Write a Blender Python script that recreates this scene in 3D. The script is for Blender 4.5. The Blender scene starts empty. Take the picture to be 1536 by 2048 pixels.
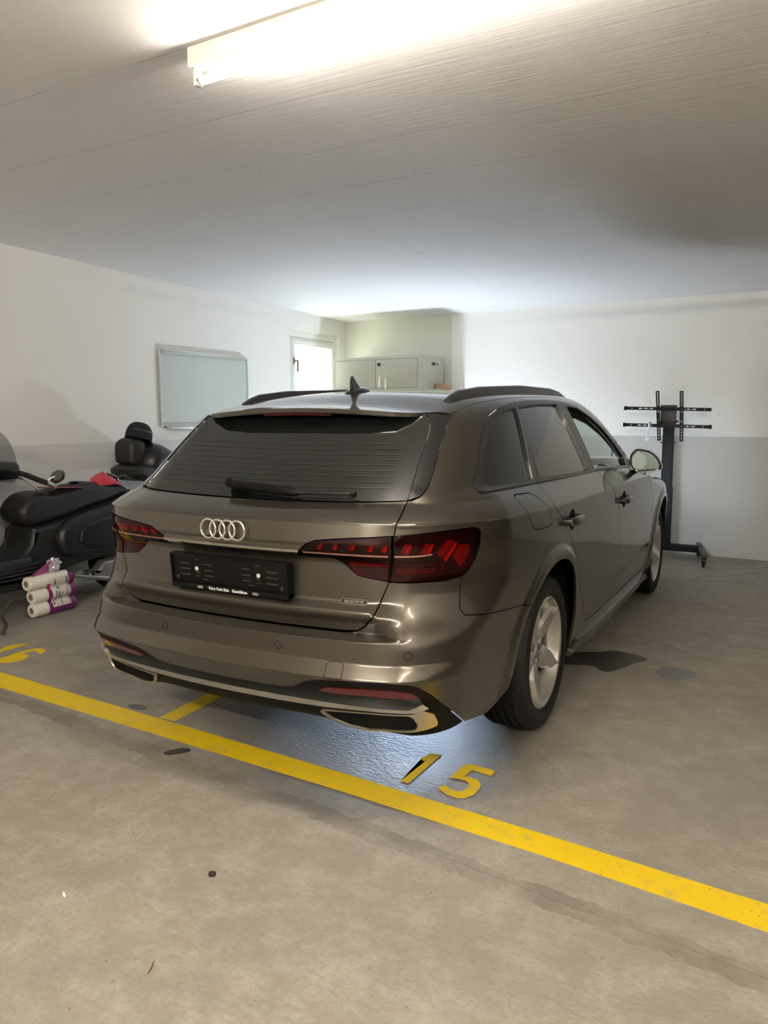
import bpy, bmesh, math, random
import numpy as np
from mathutils import Vector, Matrix
from mathutils.geometry import delaunay_2d_cdt

random.seed(7)
SC = bpy.context.scene
COL = SC.collection

# ------------------------------------------------------------------ camera
cam_d = bpy.data.cameras.new('camera'); cam = bpy.data.objects.new('camera', cam_d); COL.objects.link(cam)
CAM = (1.76470, -3.08905, 1.32023)
YAW, PITCH, ROLL = -0.49534604, -0.12395917, -0.00389272
cy_, sy_, cp_, sp_ = math.cos(YAW), math.sin(YAW), math.cos(PITCH), math.sin(PITCH)
f_ = Vector((sy_*cp_, cy_*cp_, sp_)); r_ = Vector((cy_, -sy_, 0)); u_ = r_.cross(f_)
cr_, sr_ = math.cos(ROLL), math.sin(ROLL)
R_ = cr_*r_ + sr_*u_; U_ = -sr_*r_ + cr_*u_
cam.matrix_world = Matrix(((R_.x, U_.x, -f_.x, CAM[0]), (R_.y, U_.y, -f_.y, CAM[1]), (R_.z, U_.z, -f_.z, CAM[2]), (0, 0, 0, 1)))
cam_d.sensor_fit = 'VERTICAL'; cam_d.sensor_height = 36.0; cam_d.lens = 1529.5/2048*36.0
cam_d.clip_start = .02; cam_d.clip_end = 200
SC.camera = cam

# ------------------------------------------------------------------ exposure and world
SC.view_settings.view_transform = 'Standard'; SC.view_settings.look = 'None'
SC.view_settings.gamma = 1.0; SC.view_settings.use_curve_mapping = False
SC.view_settings.exposure = 1.15
W_ = bpy.data.worlds.new('world'); SC.world = W_; W_.use_nodes = True
WN = W_.node_tree.nodes['Background']; WN.inputs[0].default_value = (.86, .93, 1.0, 1); WN.inputs[1].default_value = 2.6
SC.cycles.use_denoising = True
SC.cycles.max_bounces = 10; SC.cycles.diffuse_bounces = 6; SC.cycles.glossy_bounces = 5
SC.cycles.transparent_max_bounces = 12; SC.cycles.transmission_bounces = 6
SC.cycles.sample_clamp_indirect = 6.0; SC.cycles.caustics_reflective = False; SC.cycles.caustics_refractive = False
TUBE_POWER = 210.0
ADDED_LED_POWER = 85.0
CEILING_FILL_POWER = 23.0
SUN_POWER = 22.0
HEAD_POWER = 5.0

# ------------------------------------------------------------------ helpers
def tag(o, label=None, cat=None, group=None, kind=None):
    if label: o['label'] = label
    if cat: o['category'] = cat
    if group: o['group'] = group
    if kind: o['kind'] = kind
    return o
def empty(name, loc=(0, 0, 0), rz=0, label=None, cat=None, group=None):
    o = bpy.data.objects.new(name, None); COL.objects.link(o); o.location = loc; o.rotation_euler = (0, 0, rz)
    o.empty_display_size = .1
    return tag(o, label, cat, group)
def link(name, me, m=None, parent=None):
    o = bpy.data.objects.new(name, me); COL.objects.link(o)
    if m is not None:
        for mm in (m if isinstance(m, (list, tuple)) else [m]): me.materials.append(mm)
    if parent is not None: o.parent = parent
    return o
def pydata(name, V, Fc, m=None, parent=None, smooth=False):
    me = bpy.data.meshes.new(name); me.from_pydata([tuple(map(float, v)) for v in V], [], [tuple(int(i) for i in f) for f in Fc]); me.validate()
    if smooth: me.shade_smooth()
    return link(name, me, m, parent)
def frombm(name, bm, m=None, parent=None, smooth=False, ang=None):
    bmesh.ops.recalc_face_normals(bm, faces=bm.faces)
    me = bpy.data.meshes.new(name); bm.to_mesh(me); bm.free()
    if smooth:
        me.shade_smooth()
        if ang: me.set_sharp_from_angle(angle=math.radians(ang))
    return link(name, me, m, parent)
def bmbox(bm, a, b, bev=0, seg=2, mat=None):
    """axis box from corner a to corner b"""
    r = bmesh.ops.create_cube(bm, size=1); vs = r['verts']
    for v in vs: v.co = Vector([(a[i]+b[i])/2 + v.co[i]*(b[i]-a[i]) for i in range(3)])
    if bev > 0:
        es = list({e for v in vs for e in v.link_edges})
        q = bmesh.ops.bevel(bm, geom=es, offset=bev, segments=seg, affect='EDGES', profile=.5); vs = list({v for f in q['faces'] for v in f.verts} | set(v for v in vs if v.is_valid))
    if mat is not None:
        for v in vs:
            if v.is_valid: v.co = mat @ v.co
    return vs
def box(name, a, b, m=None, parent=None, bev=0, seg=2, mat=None):
    bm = bmesh.new(); bmbox(bm, a, b, bev, seg, mat); return frombm(name, bm, m, parent, smooth=bev > 0, ang=40)
def lathe_vf(prof, n=48, axis='X', closed=False):
    """prof: (axial, radius) pairs"""
    V = []; Fc = []; k = len(prof)
    for i in range(n):
        t = 2*math.pi*i/n
        for a, r in prof:
            V.append((a, r*math.cos(t), r*math.sin(t)) if axis == 'X' else (r*math.cos(t), r*math.sin(t), a) if axis == 'Z' else (r*math.sin(t), a, r*math.cos(t)))
    for i in range(n):
        j = (i+1) % n
        for q in range(k if closed else k-1):
            p = (q+1) % k; Fc.append((i*k+q, i*k+p, j*k+p, j*k+q))
    return V, Fc
def lathe(name, prof, m=None, parent=None, n=48, axis='X', loc=(0, 0, 0), ang=35, closed=False):
    V, Fc = lathe_vf(prof, n, axis, closed)
    o = pydata(name, V, Fc, m, parent, True); o.location = loc
    bm = bmesh.new(); bm.from_mesh(o.data); bmesh.ops.remove_doubles(bm, verts=bm.verts, dist=1e-5); bmesh.ops.recalc_face_normals(bm, faces=bm.faces); bm.to_mesh(o.data); bm.free()
    o.data.shade_smooth(); o.data.set_sharp_from_angle(angle=math.radians(ang)); return o
def tube_vf(pts, rad, n=10, cap=True, flat=1.0, up=Vector((0, 0, 1))):
    P = [Vector(p) for p in pts]; R = rad if isinstance(rad, (list, tuple)) else [rad]*len(P)
    V = []; Fc = []; prev = None
    for i, p in enumerate(P):
        t = (P[min(i+1, len(P)-1)]-P[max(i-1, 0)]).normalized()
        if prev is None:
            a = up if abs(t.dot(up)) < .95 else Vector((1, 0, 0)); s = t.cross(a).normalized()
        else:
            s = (prev - t*prev.dot(t)).normalized()
        prev = s; w = s.cross(t)
        for k in range(n):
            q = 2*math.pi*k/n; V.append(p + (s*math.cos(q) + w*math.sin(q)*flat)*R[i])
    for i in range(len(P)-1):
        for k in range(n):
            j = (k+1) % n; Fc.append((i*n+k, i*n+j, (i+1)*n+j, (i+1)*n+k))
    if cap: Fc.append(tuple(range(n))[::-1]); Fc.append(tuple((len(P)-1)*n+k for k in range(n)))
    return V, Fc
def tube(name, pts, rad, m=None, parent=None, n=10, flat=1.0, up=Vector((0, 0, 1))):
    V, Fc = tube_vf(pts, rad, n, True, flat, up); o = pydata(name, V, Fc, m, parent, True); o.data.set_sharp_from_angle(angle=math.radians(50)); return o
def catmull(P, n=6, closed=False):
    P = [np.array(p, float) for p in P]; out = []; N = len(P)
    for i in range(N if closed else N-1):
        p0 = P[(i-1) % N] if closed or i > 0 else P[i]; p1 = P[i]; p2 = P[(i+1) % N]; p3 = P[(i+2) % N] if closed or i+2 < N else P[(i+1) % N]
        for k in range(n):
            t = k/n; out.append(.5*((2*p1)+(-p0+p2)*t+(2*p0-5*p1+4*p2-p3)*t*t+(-p0+3*p1-3*p2+p3)*t**3))
    if not closed: out.append(P[-1])
    return out
def rnd(poly, r=.01, n=4):
    """round the corners of a closed 2D polygon"""
    P = [np.array(p, float) for p in poly]; N = len(P); out = []
    for i in range(N):
        a, b, c = P[i-1], P[i], P[(i+1) % N]; la = np.linalg.norm(a-b); lc = np.linalg.norm(c-b)
        if la < 1e-6 or lc < 1e-6: continue
        q = min(r, la*.45, lc*.45); s = b+(a-b)/la*q; e = b+(c-b)/lc*q
        for k in range(n+1):
            t = k/n; out.append((1-t)**2*s+2*t*(1-t)*b+t*t*e)
    return [tuple(p) for p in out]
def offset(poly, d):
    """inward offset for a counter-clockwise polygon (mitred)"""
    P = np.array(poly, float); N = len(P); area = .5*np.sum(P[:, 0]*np.roll(P[:, 1], -1)-np.roll(P[:, 0], -1)*P[:, 1]); sg = 1 if area > 0 else -1
    e = np.roll(P, -1, 0)-P; L = np.linalg.norm(e, axis=1, keepdims=True); e = e/np.maximum(L, 1e-9)
    n = np.stack([-e[:, 1], e[:, 0]], 1)*sg; m = n+np.roll(n, 1, 0); q = np.sum(m*n, 1, keepdims=True); m = m/np.maximum(q, .35)
    return P+m*d
def pip(pts, poly):
    x = pts[:, 0]; y = pts[:, 1]; c = np.zeros(len(pts), bool); P = np.array(poly, float); N = len(P); j = N-1
    for i in range(N):
        xi, yi = P[i]; xj, yj = P[j]
        if yi != yj: c ^= ((yi > y) != (yj > y)) & (x < (xj-xi)*(y-yi)/(yj-yi)+xi)
        j = i
    return c
def dens(poly, step):
    out = []; N = len(poly)
    for i in range(N):
        a = np.array(poly[i], float); b = np.array(poly[(i+1) % N], float); k = max(1, int(math.ceil(np.linalg.norm(b-a)/step)))
        for t in range(k): out.append(a+(b-a)*t/k)
    o2 = [out[0]]
    for p in out[1:]:
        if np.linalg.norm(p-o2[-1]) > 4e-4: o2.append(p)
    if np.linalg.norm(o2[0]-o2[-1]) < 4e-4: o2.pop()
    return np.array(o2)
def distb(pts, poly):
    P = np.array(poly, float); Q = np.roll(P, -1, 0); d = np.full(len(pts), 1e9)
    for a, b in zip(P, Q):
        ab = b-a; t = np.clip(((pts-a)@ab)/max(ab@ab, 1e-12), 0, 1); d = np.minimum(d, np.linalg.norm(pts-(a+t[:, None]*ab), axis=1))
    return d
def mesh2d(poly, holes, gx, gy, bstep, prune=None):
    """conforming triangulation of a polygon with holes, grid points inside"""
    loops = [dens(poly, bstep)]+[dens(h, bstep) for h in holes]
    X, Y = np.meshgrid(gx, gy); g = np.stack([X.ravel(), Y.ravel()], 1)
    g = g[pip(g, loops[0])]
    for h in loops[1:]: g = g[~pip(g, h)]
    for l in loops:
        if len(g): g = g[distb(g, l) > (prune or bstep*.45)]
    verts = []; edges = []
    for l in loops:
        s = len(verts); verts += [Vector(p) for p in l]; edges += [(s+i, s+(i+1) % len(l)) for i in range(len(l))]
    nb = len(verts); verts += [Vector(p) for p in g]
    V, E, Fc, ov, oe, of = delaunay_2d_cdt(verts, edges, [], 0, 1e-7)
    V = np.array([(v.x, v.y) for v in V]); Fc = [f for f in Fc if len(f) == 3]; Fa = np.array(Fc)
    c = V[Fa].mean(1); k = pip(c, loops[0])
    for h in loops[1:]: k &= ~pip(c, h)
    a = V[Fa[:, 1]]-V[Fa[:, 0]]; b = V[Fa[:, 2]]-V[Fa[:, 0]]; k &= np.abs(a[:, 0]*b[:, 1]-a[:, 1]*b[:, 0]) > 1e-9
    Fa = Fa[k]; mp = {}
    for i, o in enumerate(ov):
        for q in o:
            if q < nb: mp[q] = i
    L = []; s = 0
    for l in loops: L.append([mp[s+i] for i in range(len(l)) if s+i in mp]); s += len(l)
    return V, Fa, L

# ------------------------------------------------------------------ materials
def nt(name):
    m = bpy.data.materials.new(name); m.use_nodes = True; t = m.node_tree; return m, t, t.nodes['Principled BSDF']
def M(name, col, rough=.5, metal=0., coat=0., spec=.5, crough=.03, emis=None, estr=0, bump=None, trans=0., ior=None, alpha=None, sheen=0):
    m, t, b = nt(name); b.inputs['Base Color'].default_value = (*col, 1); b.inputs['Roughness'].default_value = rough; b.inputs['Metallic'].default_value = metal
    b.inputs['Coat Weight'].default_value = coat; b.inputs['Coat Roughness'].default_value = crough; b.inputs['Specular IOR Level'].default_value = spec
    if sheen: b.inputs['Sheen Weight'].default_value = sheen
    if trans: b.inputs['Transmission Weight'].default_value = trans
    if ior: b.inputs['IOR'].default_value = ior
    if emis: b.inputs['Emission Color'].default_value = (*emis, 1); b.inputs['Emission Strength'].default_value = estr
    if bump:
        sc, st, dist = bump; n = t.nodes.new('ShaderNodeTexNoise'); n.inputs['Scale'].default_value = sc; n.inputs['Detail'].default_value = 4
        c = t.nodes.new('ShaderNodeTexCoord'); t.links.new(c.outputs['Object'], n.inputs['Vector'])
        p = t.nodes.new('ShaderNodeBump'); p.inputs['Strength'].default_value = st; p.inputs['Distance'].default_value = dist
        t.links.new(n.outputs['Fac'], p.inputs['Height']); t.links.new(p.outputs['Normal'], b.inputs['Normal'])
    return m
def thin_glass(name, tint, rough=.0, refl=1.0, ior=1.5):
    m = bpy.data.materials.new(name); m.use_nodes = True; t = m.node_tree; t.nodes.clear()
    o = t.nodes.new('ShaderNodeOutputMaterial'); x = t.nodes.new('ShaderNodeMixShader'); f = t.nodes.new('ShaderNodeLayerWeight'); f.inputs['Blend'].default_value = .5
    p = t.nodes.new('ShaderNodeMath'); p.operation = 'POWER'; p.inputs[1].default_value = 5.0; q = t.nodes.new('ShaderNodeMath'); q.operation = 'MULTIPLY_ADD'; r0 = ((ior-1)/(ior+1))**2; q.inputs[1].default_value = 1-r0; q.inputs[2].default_value = r0
    t.links.new(f.outputs['Facing'], p.inputs[0]); t.links.new(p.outputs[0], q.inputs[0])
    a = t.nodes.new('ShaderNodeBsdfTransparent'); a.inputs[0].default_value = (*tint, 1); g = t.nodes.new('ShaderNodeBsdfGlossy'); g.inputs['Roughness'].default_value = rough
    g.inputs['Color'].default_value = (refl, refl, refl, 1)
    t.links.new(q.outputs[0], x.inputs[0]); t.links.new(a.outputs[0], x.inputs[1]); t.links.new(g.outputs[0], x.inputs[2]); t.links.new(x.outputs[0], o.inputs[0]); return m
MM = dict(
    paint=M('car_paint', (.078, .067, .051), .34, .85, 1.0, .55, .008),
    black_gloss=M('gloss_black', (.004, .004, .005), .08, 0, 1.0),
    black_plastic=M('black_plastic', (.0040, .0040, .0040), .45, spec=.12),
    trim=M('satin_trim', (.016, .016, .0155), .32, 0, .1),
    shell=M('dark_inner', (.004, .004, .004), .9, spec=.1),
    rubber=M('rubber', (.007, .007, .007), .62, spec=.3),
    chrome=M('chrome', (.80, .78, .75), .07, 1.0),
    satin_metal=M('satin_metal', (.74, .72, .69), .24, 1.0),
    alloy=M('alloy_silver', (.60, .58, .54), .30, .85, .6),
    alloy_dark=M('alloy_inner', (.30, .29, .27), .4, .8),
    tip=M('exhaust_tip', (.60, .56, .49), .36, 1.0),
    disc=M('brake_steel', (.10, .095, .09), .4, 1.0),
    privacy=M('privacy_glass', (.006, .007, .0075), .02, 0, .9, .45, .0),
    rear_glass=M('rear_glass', (.006, .007, .0065), .04, 0, .9, .4, .0),
    clear=thin_glass('clear_glass', (.62, .70, .67), 0., 1., 1.52),
    lens=thin_glass('red_lens', (.50, .06, .06), 0., .8, 1.42),
    heater=M('heater_line', (.014, .013, .011), .3, 0, .8),
    lamp_black=M('lamp_black', (.016, .003, .004), .25, 0, .5),
    lamp_red=M('lamp_red', (.34, .008, .010), .3, .1, .4),
    lamp_bright=M('lamp_bright_red', (1.0, .06, .04), .25, .1, .4),
    lamp_silver=M('lamp_silver', (.62, .34, .30), .22, .8),
    reflector=M('red_reflector', (.085, .006, .008), .25, 0, .6),
    mirror=M('mirror_glass', (.24, .30, .28), .01, 1.0),
    white_text=M('white_text', (.75, .75, .75), .5),
    tyre_text=M('tyre_text', (.03, .03, .03), .5),
)
# ------------------------------------------------------------------ car body as an implicit surface (metres, car frame: X right, Y forward, rear axle at Y=0)

def spl(pts):
    # natural cubic spline through pts, linear extrapolation
    P=np.array(pts,float);x=P[:,0];y=P[:,1];n=len(x);h=np.diff(x)
    A=np.zeros((n,n));b=np.zeros(n);A[0,0]=A[-1,-1]=1
    for i in range(1,n-1):
        A[i,i-1]=h[i-1];A[i,i]=2*(h[i-1]+h[i]);A[i,i+1]=h[i]
        b[i]=6*((y[i+1]-y[i])/h[i]-(y[i]-y[i-1])/h[i-1])
    m=np.linalg.solve(A,b)
    def f(t):
        t=np.asarray(t,float);tc=np.clip(t,x[0],x[-1]);i=np.clip(np.searchsorted(x,tc)-1,0,n-2)
        a=(x[i+1]-tc);c=(tc-x[i]);hh=h[i]
        v=m[i]*a**3/(6*hh)+m[i+1]*c**3/(6*hh)+(y[i]/hh-m[i]*hh/6)*a+(y[i+1]/hh-m[i+1]*hh/6)*c
        s0=(y[1]-y[0])/h[0]-h[0]*(2*m[0]+m[1])/6; s1=(y[-1]-y[-2])/h[-1]+h[-1]*(2*m[-1]+m[-2])/6
        return v+np.where(t<x[0],(t-x[0])*s0,0)+np.where(t>x[-1],(t-x[-1])*s1,0)
    return f
def pl(pts,r=.006):
    # polyline with rounded corners: average of shifted linear interps
    P=np.array(pts,float)
    o=np.linspace(-r,r,5);w=np.array([1,3,4,3,1.]);w/=w.sum()
    def f(t):
        t=np.asarray(t,float);s=0
        for a,b in zip(o,w): s=s+b*np.interp(t+a,P[:,0],P[:,1])
        return s
    return f
def sst(a,b,t):
    t=np.clip((np.asarray(t,float)-a)/(b-a),0,1);return t*t*(3-2*t)
def smin(a,b,k): 
    h=np.maximum(k-np.abs(a-b),0)/k; return np.minimum(a,b)-h*h*k/4
low=spl([(.12,.83),(.22,.866),(.32,.888),(.45,.907),(.62,.918),(.80,.922),(.95,.922),(1.1,.92)])
tapL=spl([(-1.15,.86),(-.8,.928),(-.55,.958),(-.3,.980),(0,.993),(.6,1),(1.2,1.0),(1.8,1.0),(2.8,.985),(3.2,.95),(3.6,.85)])
tapU=spl([(-.95,.82),(-.6,.872),(-.3,.927),(0,.965),(.5,.995),(1.0,1.0),(1.5,.995),(2.1,.955),(2.5,.93),(3.5,.9)])
crz=spl([(-1.1,.975),(-.85,.972),(0,.955),(1.2,.945),(2.4,.915),(3.4,.84)])
def side(Y,z):
    L=low(z)*tapL(Y)
    zc=crz(Y)
    cw=low(zc)*tapL(Y)                      # width at crease
    t=(z-zc)
    tz=tapU(Y)
    gh=cw-.78*t+.30*np.maximum(t-.09,0)*sst(.05,.13,t)-.30*np.maximum(t-.1,0)**2   # shoulder then greenhouse
    gh=gh+(tz-tapL(Y)+.0)*np.clip(t/.1,0,1)*.9*sst(0,.12,t)
    w=smin(L,gh,.0045)
    # lower door scallop: crease at z=.40
    w=w-.010*np.exp(-((z-.385)/.05)**2)*sst(.45,.8,Y)*(1-sst(2.1,2.4,Y))
    w=w-.018*(1-sst(.35,1.0,Y))*(1-sst(.5,.75,z))
    # wheel arch flares
    for yc in (0.,2.82):
        r=np.hypot(Y-yc,z-.33)
        w=w+.015*(1-sst(.428,.464,r))*sst(.2,.3,r)
    return w
yc_center=pl([(.10,-.86),(.20,-.90),(.30,-.985),(.345,-1.015),(.40,-1.045),(.472,-1.089),(.480,-1.088),(.525,-1.062),(.597,-1.058),(.606,-.985),(.64,-.992),(.668,-1.008),(.71,-.972),(.83,-.966),(.864,-.99),(.90,-1.012),(.972,-.998),(.981,-.982),(.993,-.957),(1.010,-.912),(1.027,-.86),(1.40,-.41)],.0022)
ycl=pl([(.10,-.90),(.20,-.945),(.30,-1.0),(.40,-1.045),(.472,-1.089),(.480,-1.088),(.525,-1.062),(.60,-1.057)],.004)
ycs=spl([(.50,-1.064),(.57,-1.059),(.60,-1.052),(.66,-1.015),(.72,-.995),(.80,-.99),(.90,-1.0),(.975,-.995)])
def yc_corner(z): 
    t=sst(.53,.57,z)
    return ycl(z)*(1-t)+ycs(z)*t
yc_up=pl([(.5,-1.0),(.96,-1.0),(.972,-.998),(.981,-.982),(.993,-.957),(1.010,-.912),(1.027,-.86),(1.40,-.41)],.003)
def rear(X,z):
    a=np.abs(X)
    g=sst(.56,.70,a)
    k=np.where(z>.97,yc_up(z),np.where(z>.96,yc_up(z)*(z-.96)/.01+yc_corner(z)*(.97-z)/.01,yc_corner(z)))
    y=(1-g)*yc_center(z)+g*k
    bow=np.interp(z,[.3,.6,.85,1.0,1.4],[.13,.13,.145,.15,.13])
    return y+bow*a**2+.7*np.maximum(a-.52,0)**2*np.interp(z,[.5,.75],[1,2.])
Tc=spl([(-.65,1.352),(-.45,1.366),(-.2,1.415),(0,1.437),(.4,1.456),(.9,1.466),(1.3,1.460),(1.55,1.438),(1.8,1.365),(2.1,1.21),(2.45,1.03)])
hood=spl([(2.2,1.02),(2.5,.99),(2.9,.95),(3.3,.88),(3.6,.78)])
def top(X,Y):
    a=X*X
    Yw=Y+.30*a*sst(1.0,2.0,Y)
    t=Tc(Yw)-np.interp(Y,[-.45,.5],[.11,.10])*a
    h=hood(Y)-.10*a-.25*np.maximum(np.abs(X)-.6,0)**2
    h=np.where(Y<2.2,h-0*Y,h)
    return np.where(Y>1.8,-smin(-t,-h,.02),t)
def front(X,z): return 3.66-.22*X*X-.35*np.maximum(np.abs(X)-.55,0)**2*3-.6*np.maximum(z-.62,0)**2
def fil(a,b,k):
    a1=a+k;b1=b+k
    return np.minimum(np.maximum(a1,b1),0)+np.hypot(np.maximum(a1,0),np.maximum(b1,0))-k
NOTOP=[False]
def BF(X,Y,z,rearon=True):
    X=np.abs(X)
    fs=(X-side(Y,z))
    fs=fs*np.where(z>crz(Y),.88,1.)
    ft=(z-top(X,Y))*np.where(Y>1.35,.9,1)
    if NOTOP[0]: ft=ft*0-1.
    f=fil(fs,ft,np.interp(Y,[-.8,0,1.0,1.5,2.0,2.4,2.7],[.055,.06,.055,.045,.04,.03,.05]))
    if rearon is True or np.any(rearon):
        fr=rear(X,z)-Y
        fr=fr*np.interp(z,[.98,1.03],[1,.64])
        k=np.interp(z,[.3,.5,.65,.8,.97,1.05,1.2,1.4],[.11,.13,.17,.20,.18,.11,.09,.07])
        f2=fil(f,fr,k)
        f=np.where(Y<.3,f2,f) if rearon is True else f2
    ff=Y-front(X,z)
    f=np.where(Y>2.9,fil(f,ff,.15),f)
    return f
U1=1.6;YF=2.9;U2=U1+YF
def raydir(u):
    u=np.asarray(u,float)
    th=np.clip(u/U1,0,1)*np.pi/2
    th2=np.clip((u-U2)/U1,0,1)*np.pi/2
    dx=np.where(u<U1,np.sin(th),np.where(u<U2,1.,np.cos(th2)))
    dy=np.where(u<U1,-np.cos(th),np.where(u<U2,0.,np.sin(th2)))
    oy=np.clip(u-U1,0,YF)
    return dx,dy,oy
def PS(u,z,off=0.):
    """point on the body at perimeter u (m, 0 = rear centre) and height z"""
    u=np.asarray(u,float);z=np.asarray(z,float);u,z=np.broadcast_arrays(u,z)
    sg=np.where(u<0,-1.,1.);au=np.abs(u)
    dx,dy,oy=raydir(au)
    lo=np.full(au.shape,.02);hi=np.full(au.shape,1.6)
    for _ in range(34):
        m=(lo+hi)/2;f=BF(m*dx,oy+m*dy,z)
        hi=np.where(f>0,m,hi);lo=np.where(f>0,lo,m)
    m=(lo+hi)/2
    P=np.stack([m*dx*sg,oy+m*dy,z],-1)
    if np.any(off!=0): P=P+NF(P)*np.asarray(off)[...,None] if np.ndim(off) else P+NF(P)*off
    return P
def NF(P,rearon=True,h=5e-4):
    X,Y,Z=P[...,0],P[...,1],P[...,2]
    g=np.stack([BF(X+h,Y,Z,rearon)-BF(X-h,Y,Z,rearon),BF(X,Y+h,Z,rearon)-BF(X,Y-h,Z,rearon),BF(X,Y,Z+h,rearon)-BF(X,Y,Z-h,rearon)],-1)
    return g/np.maximum(np.linalg.norm(g,axis=-1,keepdims=True),1e-12)
def PT(X,Y,off=0.):
    X=np.asarray(X,float);Y=np.asarray(Y,float);X,Y=np.broadcast_arrays(X,Y)
    lo=np.full(X.shape,.9);hi=np.full(X.shape,1.6)
    for _ in range(32):
        m=(lo+hi)/2;f=BF(X,Y,m,False);hi=np.where(f>0,m,hi);lo=np.where(f>0,lo,m)
    P=np.stack([X,Y,(lo+hi)/2],-1)
    if off: P=P+NF(P,False)*off
    return P
_tri_cache = {}
def side_u(Y, z):
    Y = float(Y)
    if Y >= 0: return U1+Y
    return math.atan2(float(side(np.float64(Y), np.float64(z))), -Y)/(math.pi/2)*U1
def zgrid(z0, z1, step, fine=()):
    zs = list(np.arange(z0, z1, step))
    for a, b, s in fine: zs = [z for z in zs if not a <= z <= b]+list(np.arange(max(a, z0), min(b, z1), s))
    return np.array(sorted(zs))
FINE = ((.462, .492, .003), (.515, .535, .005), (.590, .612, .0015), (.612, .63, .006), (.94, 1.0, .004), (1.015, 1.05, .008), (1.34, 1.45, .007))
def patch(poly, holes=(), kind='uz', off=0., flange=.012, hflange=None, gap=.0018, step=.02, zstep=.016, fine=FINE, bstep=None, prune=None):
    """one sheet of body surface cut to an outline, with its edge turned in -> dict(V,F,N)"""
    if gap: poly = offset(poly, gap); holes = [offset(h, -gap) if gap > 0 else h for h in holes]
    P = np.array(poly); gx = np.arange(P[:, 0].min()+step*.5, P[:, 0].max(), step)
    gy = zgrid(P[:, 1].min()+zstep*.5, P[:, 1].max(), zstep, fine) if kind == 'uz' else np.arange(P[:, 1].min()+step*.5, P[:, 1].max(), step)
    V2, Fa, L = mesh2d(poly, holes, gx, gy, bstep or min(step, zstep)*.8, prune)
    if kind == 'uz': V = PS(V2[:, 0], V2[:, 1]); N = NF(V)
    else: V = PT(V2[:, 0], V2[:, 1]); N = NF(V, False)
    if off: V = V+N*off
    c = np.cross(V[Fa[:, 1]]-V[Fa[:, 0]], V[Fa[:, 2]]-V[Fa[:, 0]]); fl = np.einsum('ij,ij->i', c, N[Fa].mean(1)) < 0
    Fa = Fa.copy(); Fa[fl] = Fa[fl][:, ::-1]
    F = [tuple(f) for f in Fa]; Vl = [V]; Nl = [N]; n = len(V)
    for li, l in enumerate(L):
        d = flange if li == 0 else (flange if hflange is None else hflange)
        if not d: continue
        A = V[l]; B = A-N[l]*d; k = len(l); Vl += [A, B]; Nl += [np.zeros_like(A), np.zeros_like(A)]
        l2 = V2[l]; ar = .5*np.sum(l2[:, 0]*np.roll(l2[:, 1], -1)-np.roll(l2[:, 0], -1)*l2[:, 1])
        for i in range(k):
            j = (i+1) % k; q = (n+i, n+k+i, n+k+j, n+j)
            F.append(q)
        n += 2*k
    return dict(V=np.concatenate(Vl), F=F, N=np.concatenate(Nl), nb=len(V))
def merge(ps):
    V = []; F = []; N = []; n = 0
    for p in ps:
        V.append(p['V']); N.append(p['N']); F += [tuple(i+n for i in f) for f in p['F']]; n += len(p['V'])
    return dict(V=np.concatenate(V), F=F, N=np.concatenate(N))
def skin(name, p, m, parent, mirror=False, label=None):
    V = p['V']; N = p['N']; F = p['F']
    if mirror: V = V*[-1, 1, 1]; N = N*[-1, 1, 1]; F = [f[::-1] for f in F]
    me = bpy.data.meshes.new(name); me.from_pydata([tuple(v) for v in V.tolist()], [], [tuple(int(i) for i in f) for f in F]); me.shade_smooth()
    me.normals_split_custom_set_from_vertices([tuple(v) for v in N.tolist()])
    o = link(name, me, m, parent)
    if label: o['label'] = label
    return o
def pair(name, p, m, parent, label=None):
    return skin(name, p, m, parent), skin(name, p, m, parent, True)
def ribbon(name, line, w, off, m, parent, closed=False, mirror=None, step=.01):
    """thin flat strip following a line drawn on the body (panel gaps, grooves)"""
    P = np.array(line, float)
    if closed: P = dens(P, step)
    else:
        out = [P[0]]
        for a, b in zip(P[:-1], P[1:]):
            k = max(1, int(np.linalg.norm(b-a)/step)); out += [a+(b-a)*t/k for t in range(1, k+1)]
        P = np.array(out)
    n = len(P); t = (np.roll(P, -1, 0)-np.roll(P, 1, 0)) if closed else np.gradient(P, axis=0)
    t /= np.maximum(np.linalg.norm(t, axis=1, keepdims=True), 1e-9); q = np.stack([-t[:, 1], t[:, 0]], 1)*w/2
    A = P+q; B = P-q; VA = PS(A[:, 0], A[:, 1]); VB = PS(B[:, 0], B[:, 1]); NA = NF(VA)*off; NB = NF(VB)*off
    V = np.concatenate([VA+NA, VB+NB]); F = [(i, (i+1) % n, n+(i+1) % n, n+i) for i in range(n if closed else n-1)]
    N = np.concatenate([NA, NB])/off; d = dict(V=V, F=F, N=N)
    c = np.cross(V[F[0][1]]-V[F[0][0]], V[F[0][2]]-V[F[0][0]])
    if c@N[0] < 0: d['F'] = [f[::-1] for f in F]
    skin(name, d, m, parent)
    if mirror: skin(name, d, m, parent, True)
def sym(half):
    """mirror a half outline (starts and ends on u=0) to the left"""
    return list(half)+[(-u, z) for u, z in half[::-1] if abs(u) > 1e-6]

CAR = empty('car', (0, 0, 0), 0, 'brown-grey metallic estate car with black roof rails parked over space 15', 'car')
mp, mb = MM['paint'], MM['black_gloss']
def arcpts(yc, a0, a1, R=.395, n=26, zc=.335):
    """wheel-arch points from angle a0 to a1 (deg, 0 = forward, 90 = up) -> (u,z)"""
    out = []
    for k in range(n+1):
        a = math.radians(a0+(a1-a0)*k/n); y = yc+R*math.cos(a); z = zc+R*math.sin(a); out.append((side_u(y, z), z))
    return out
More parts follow.
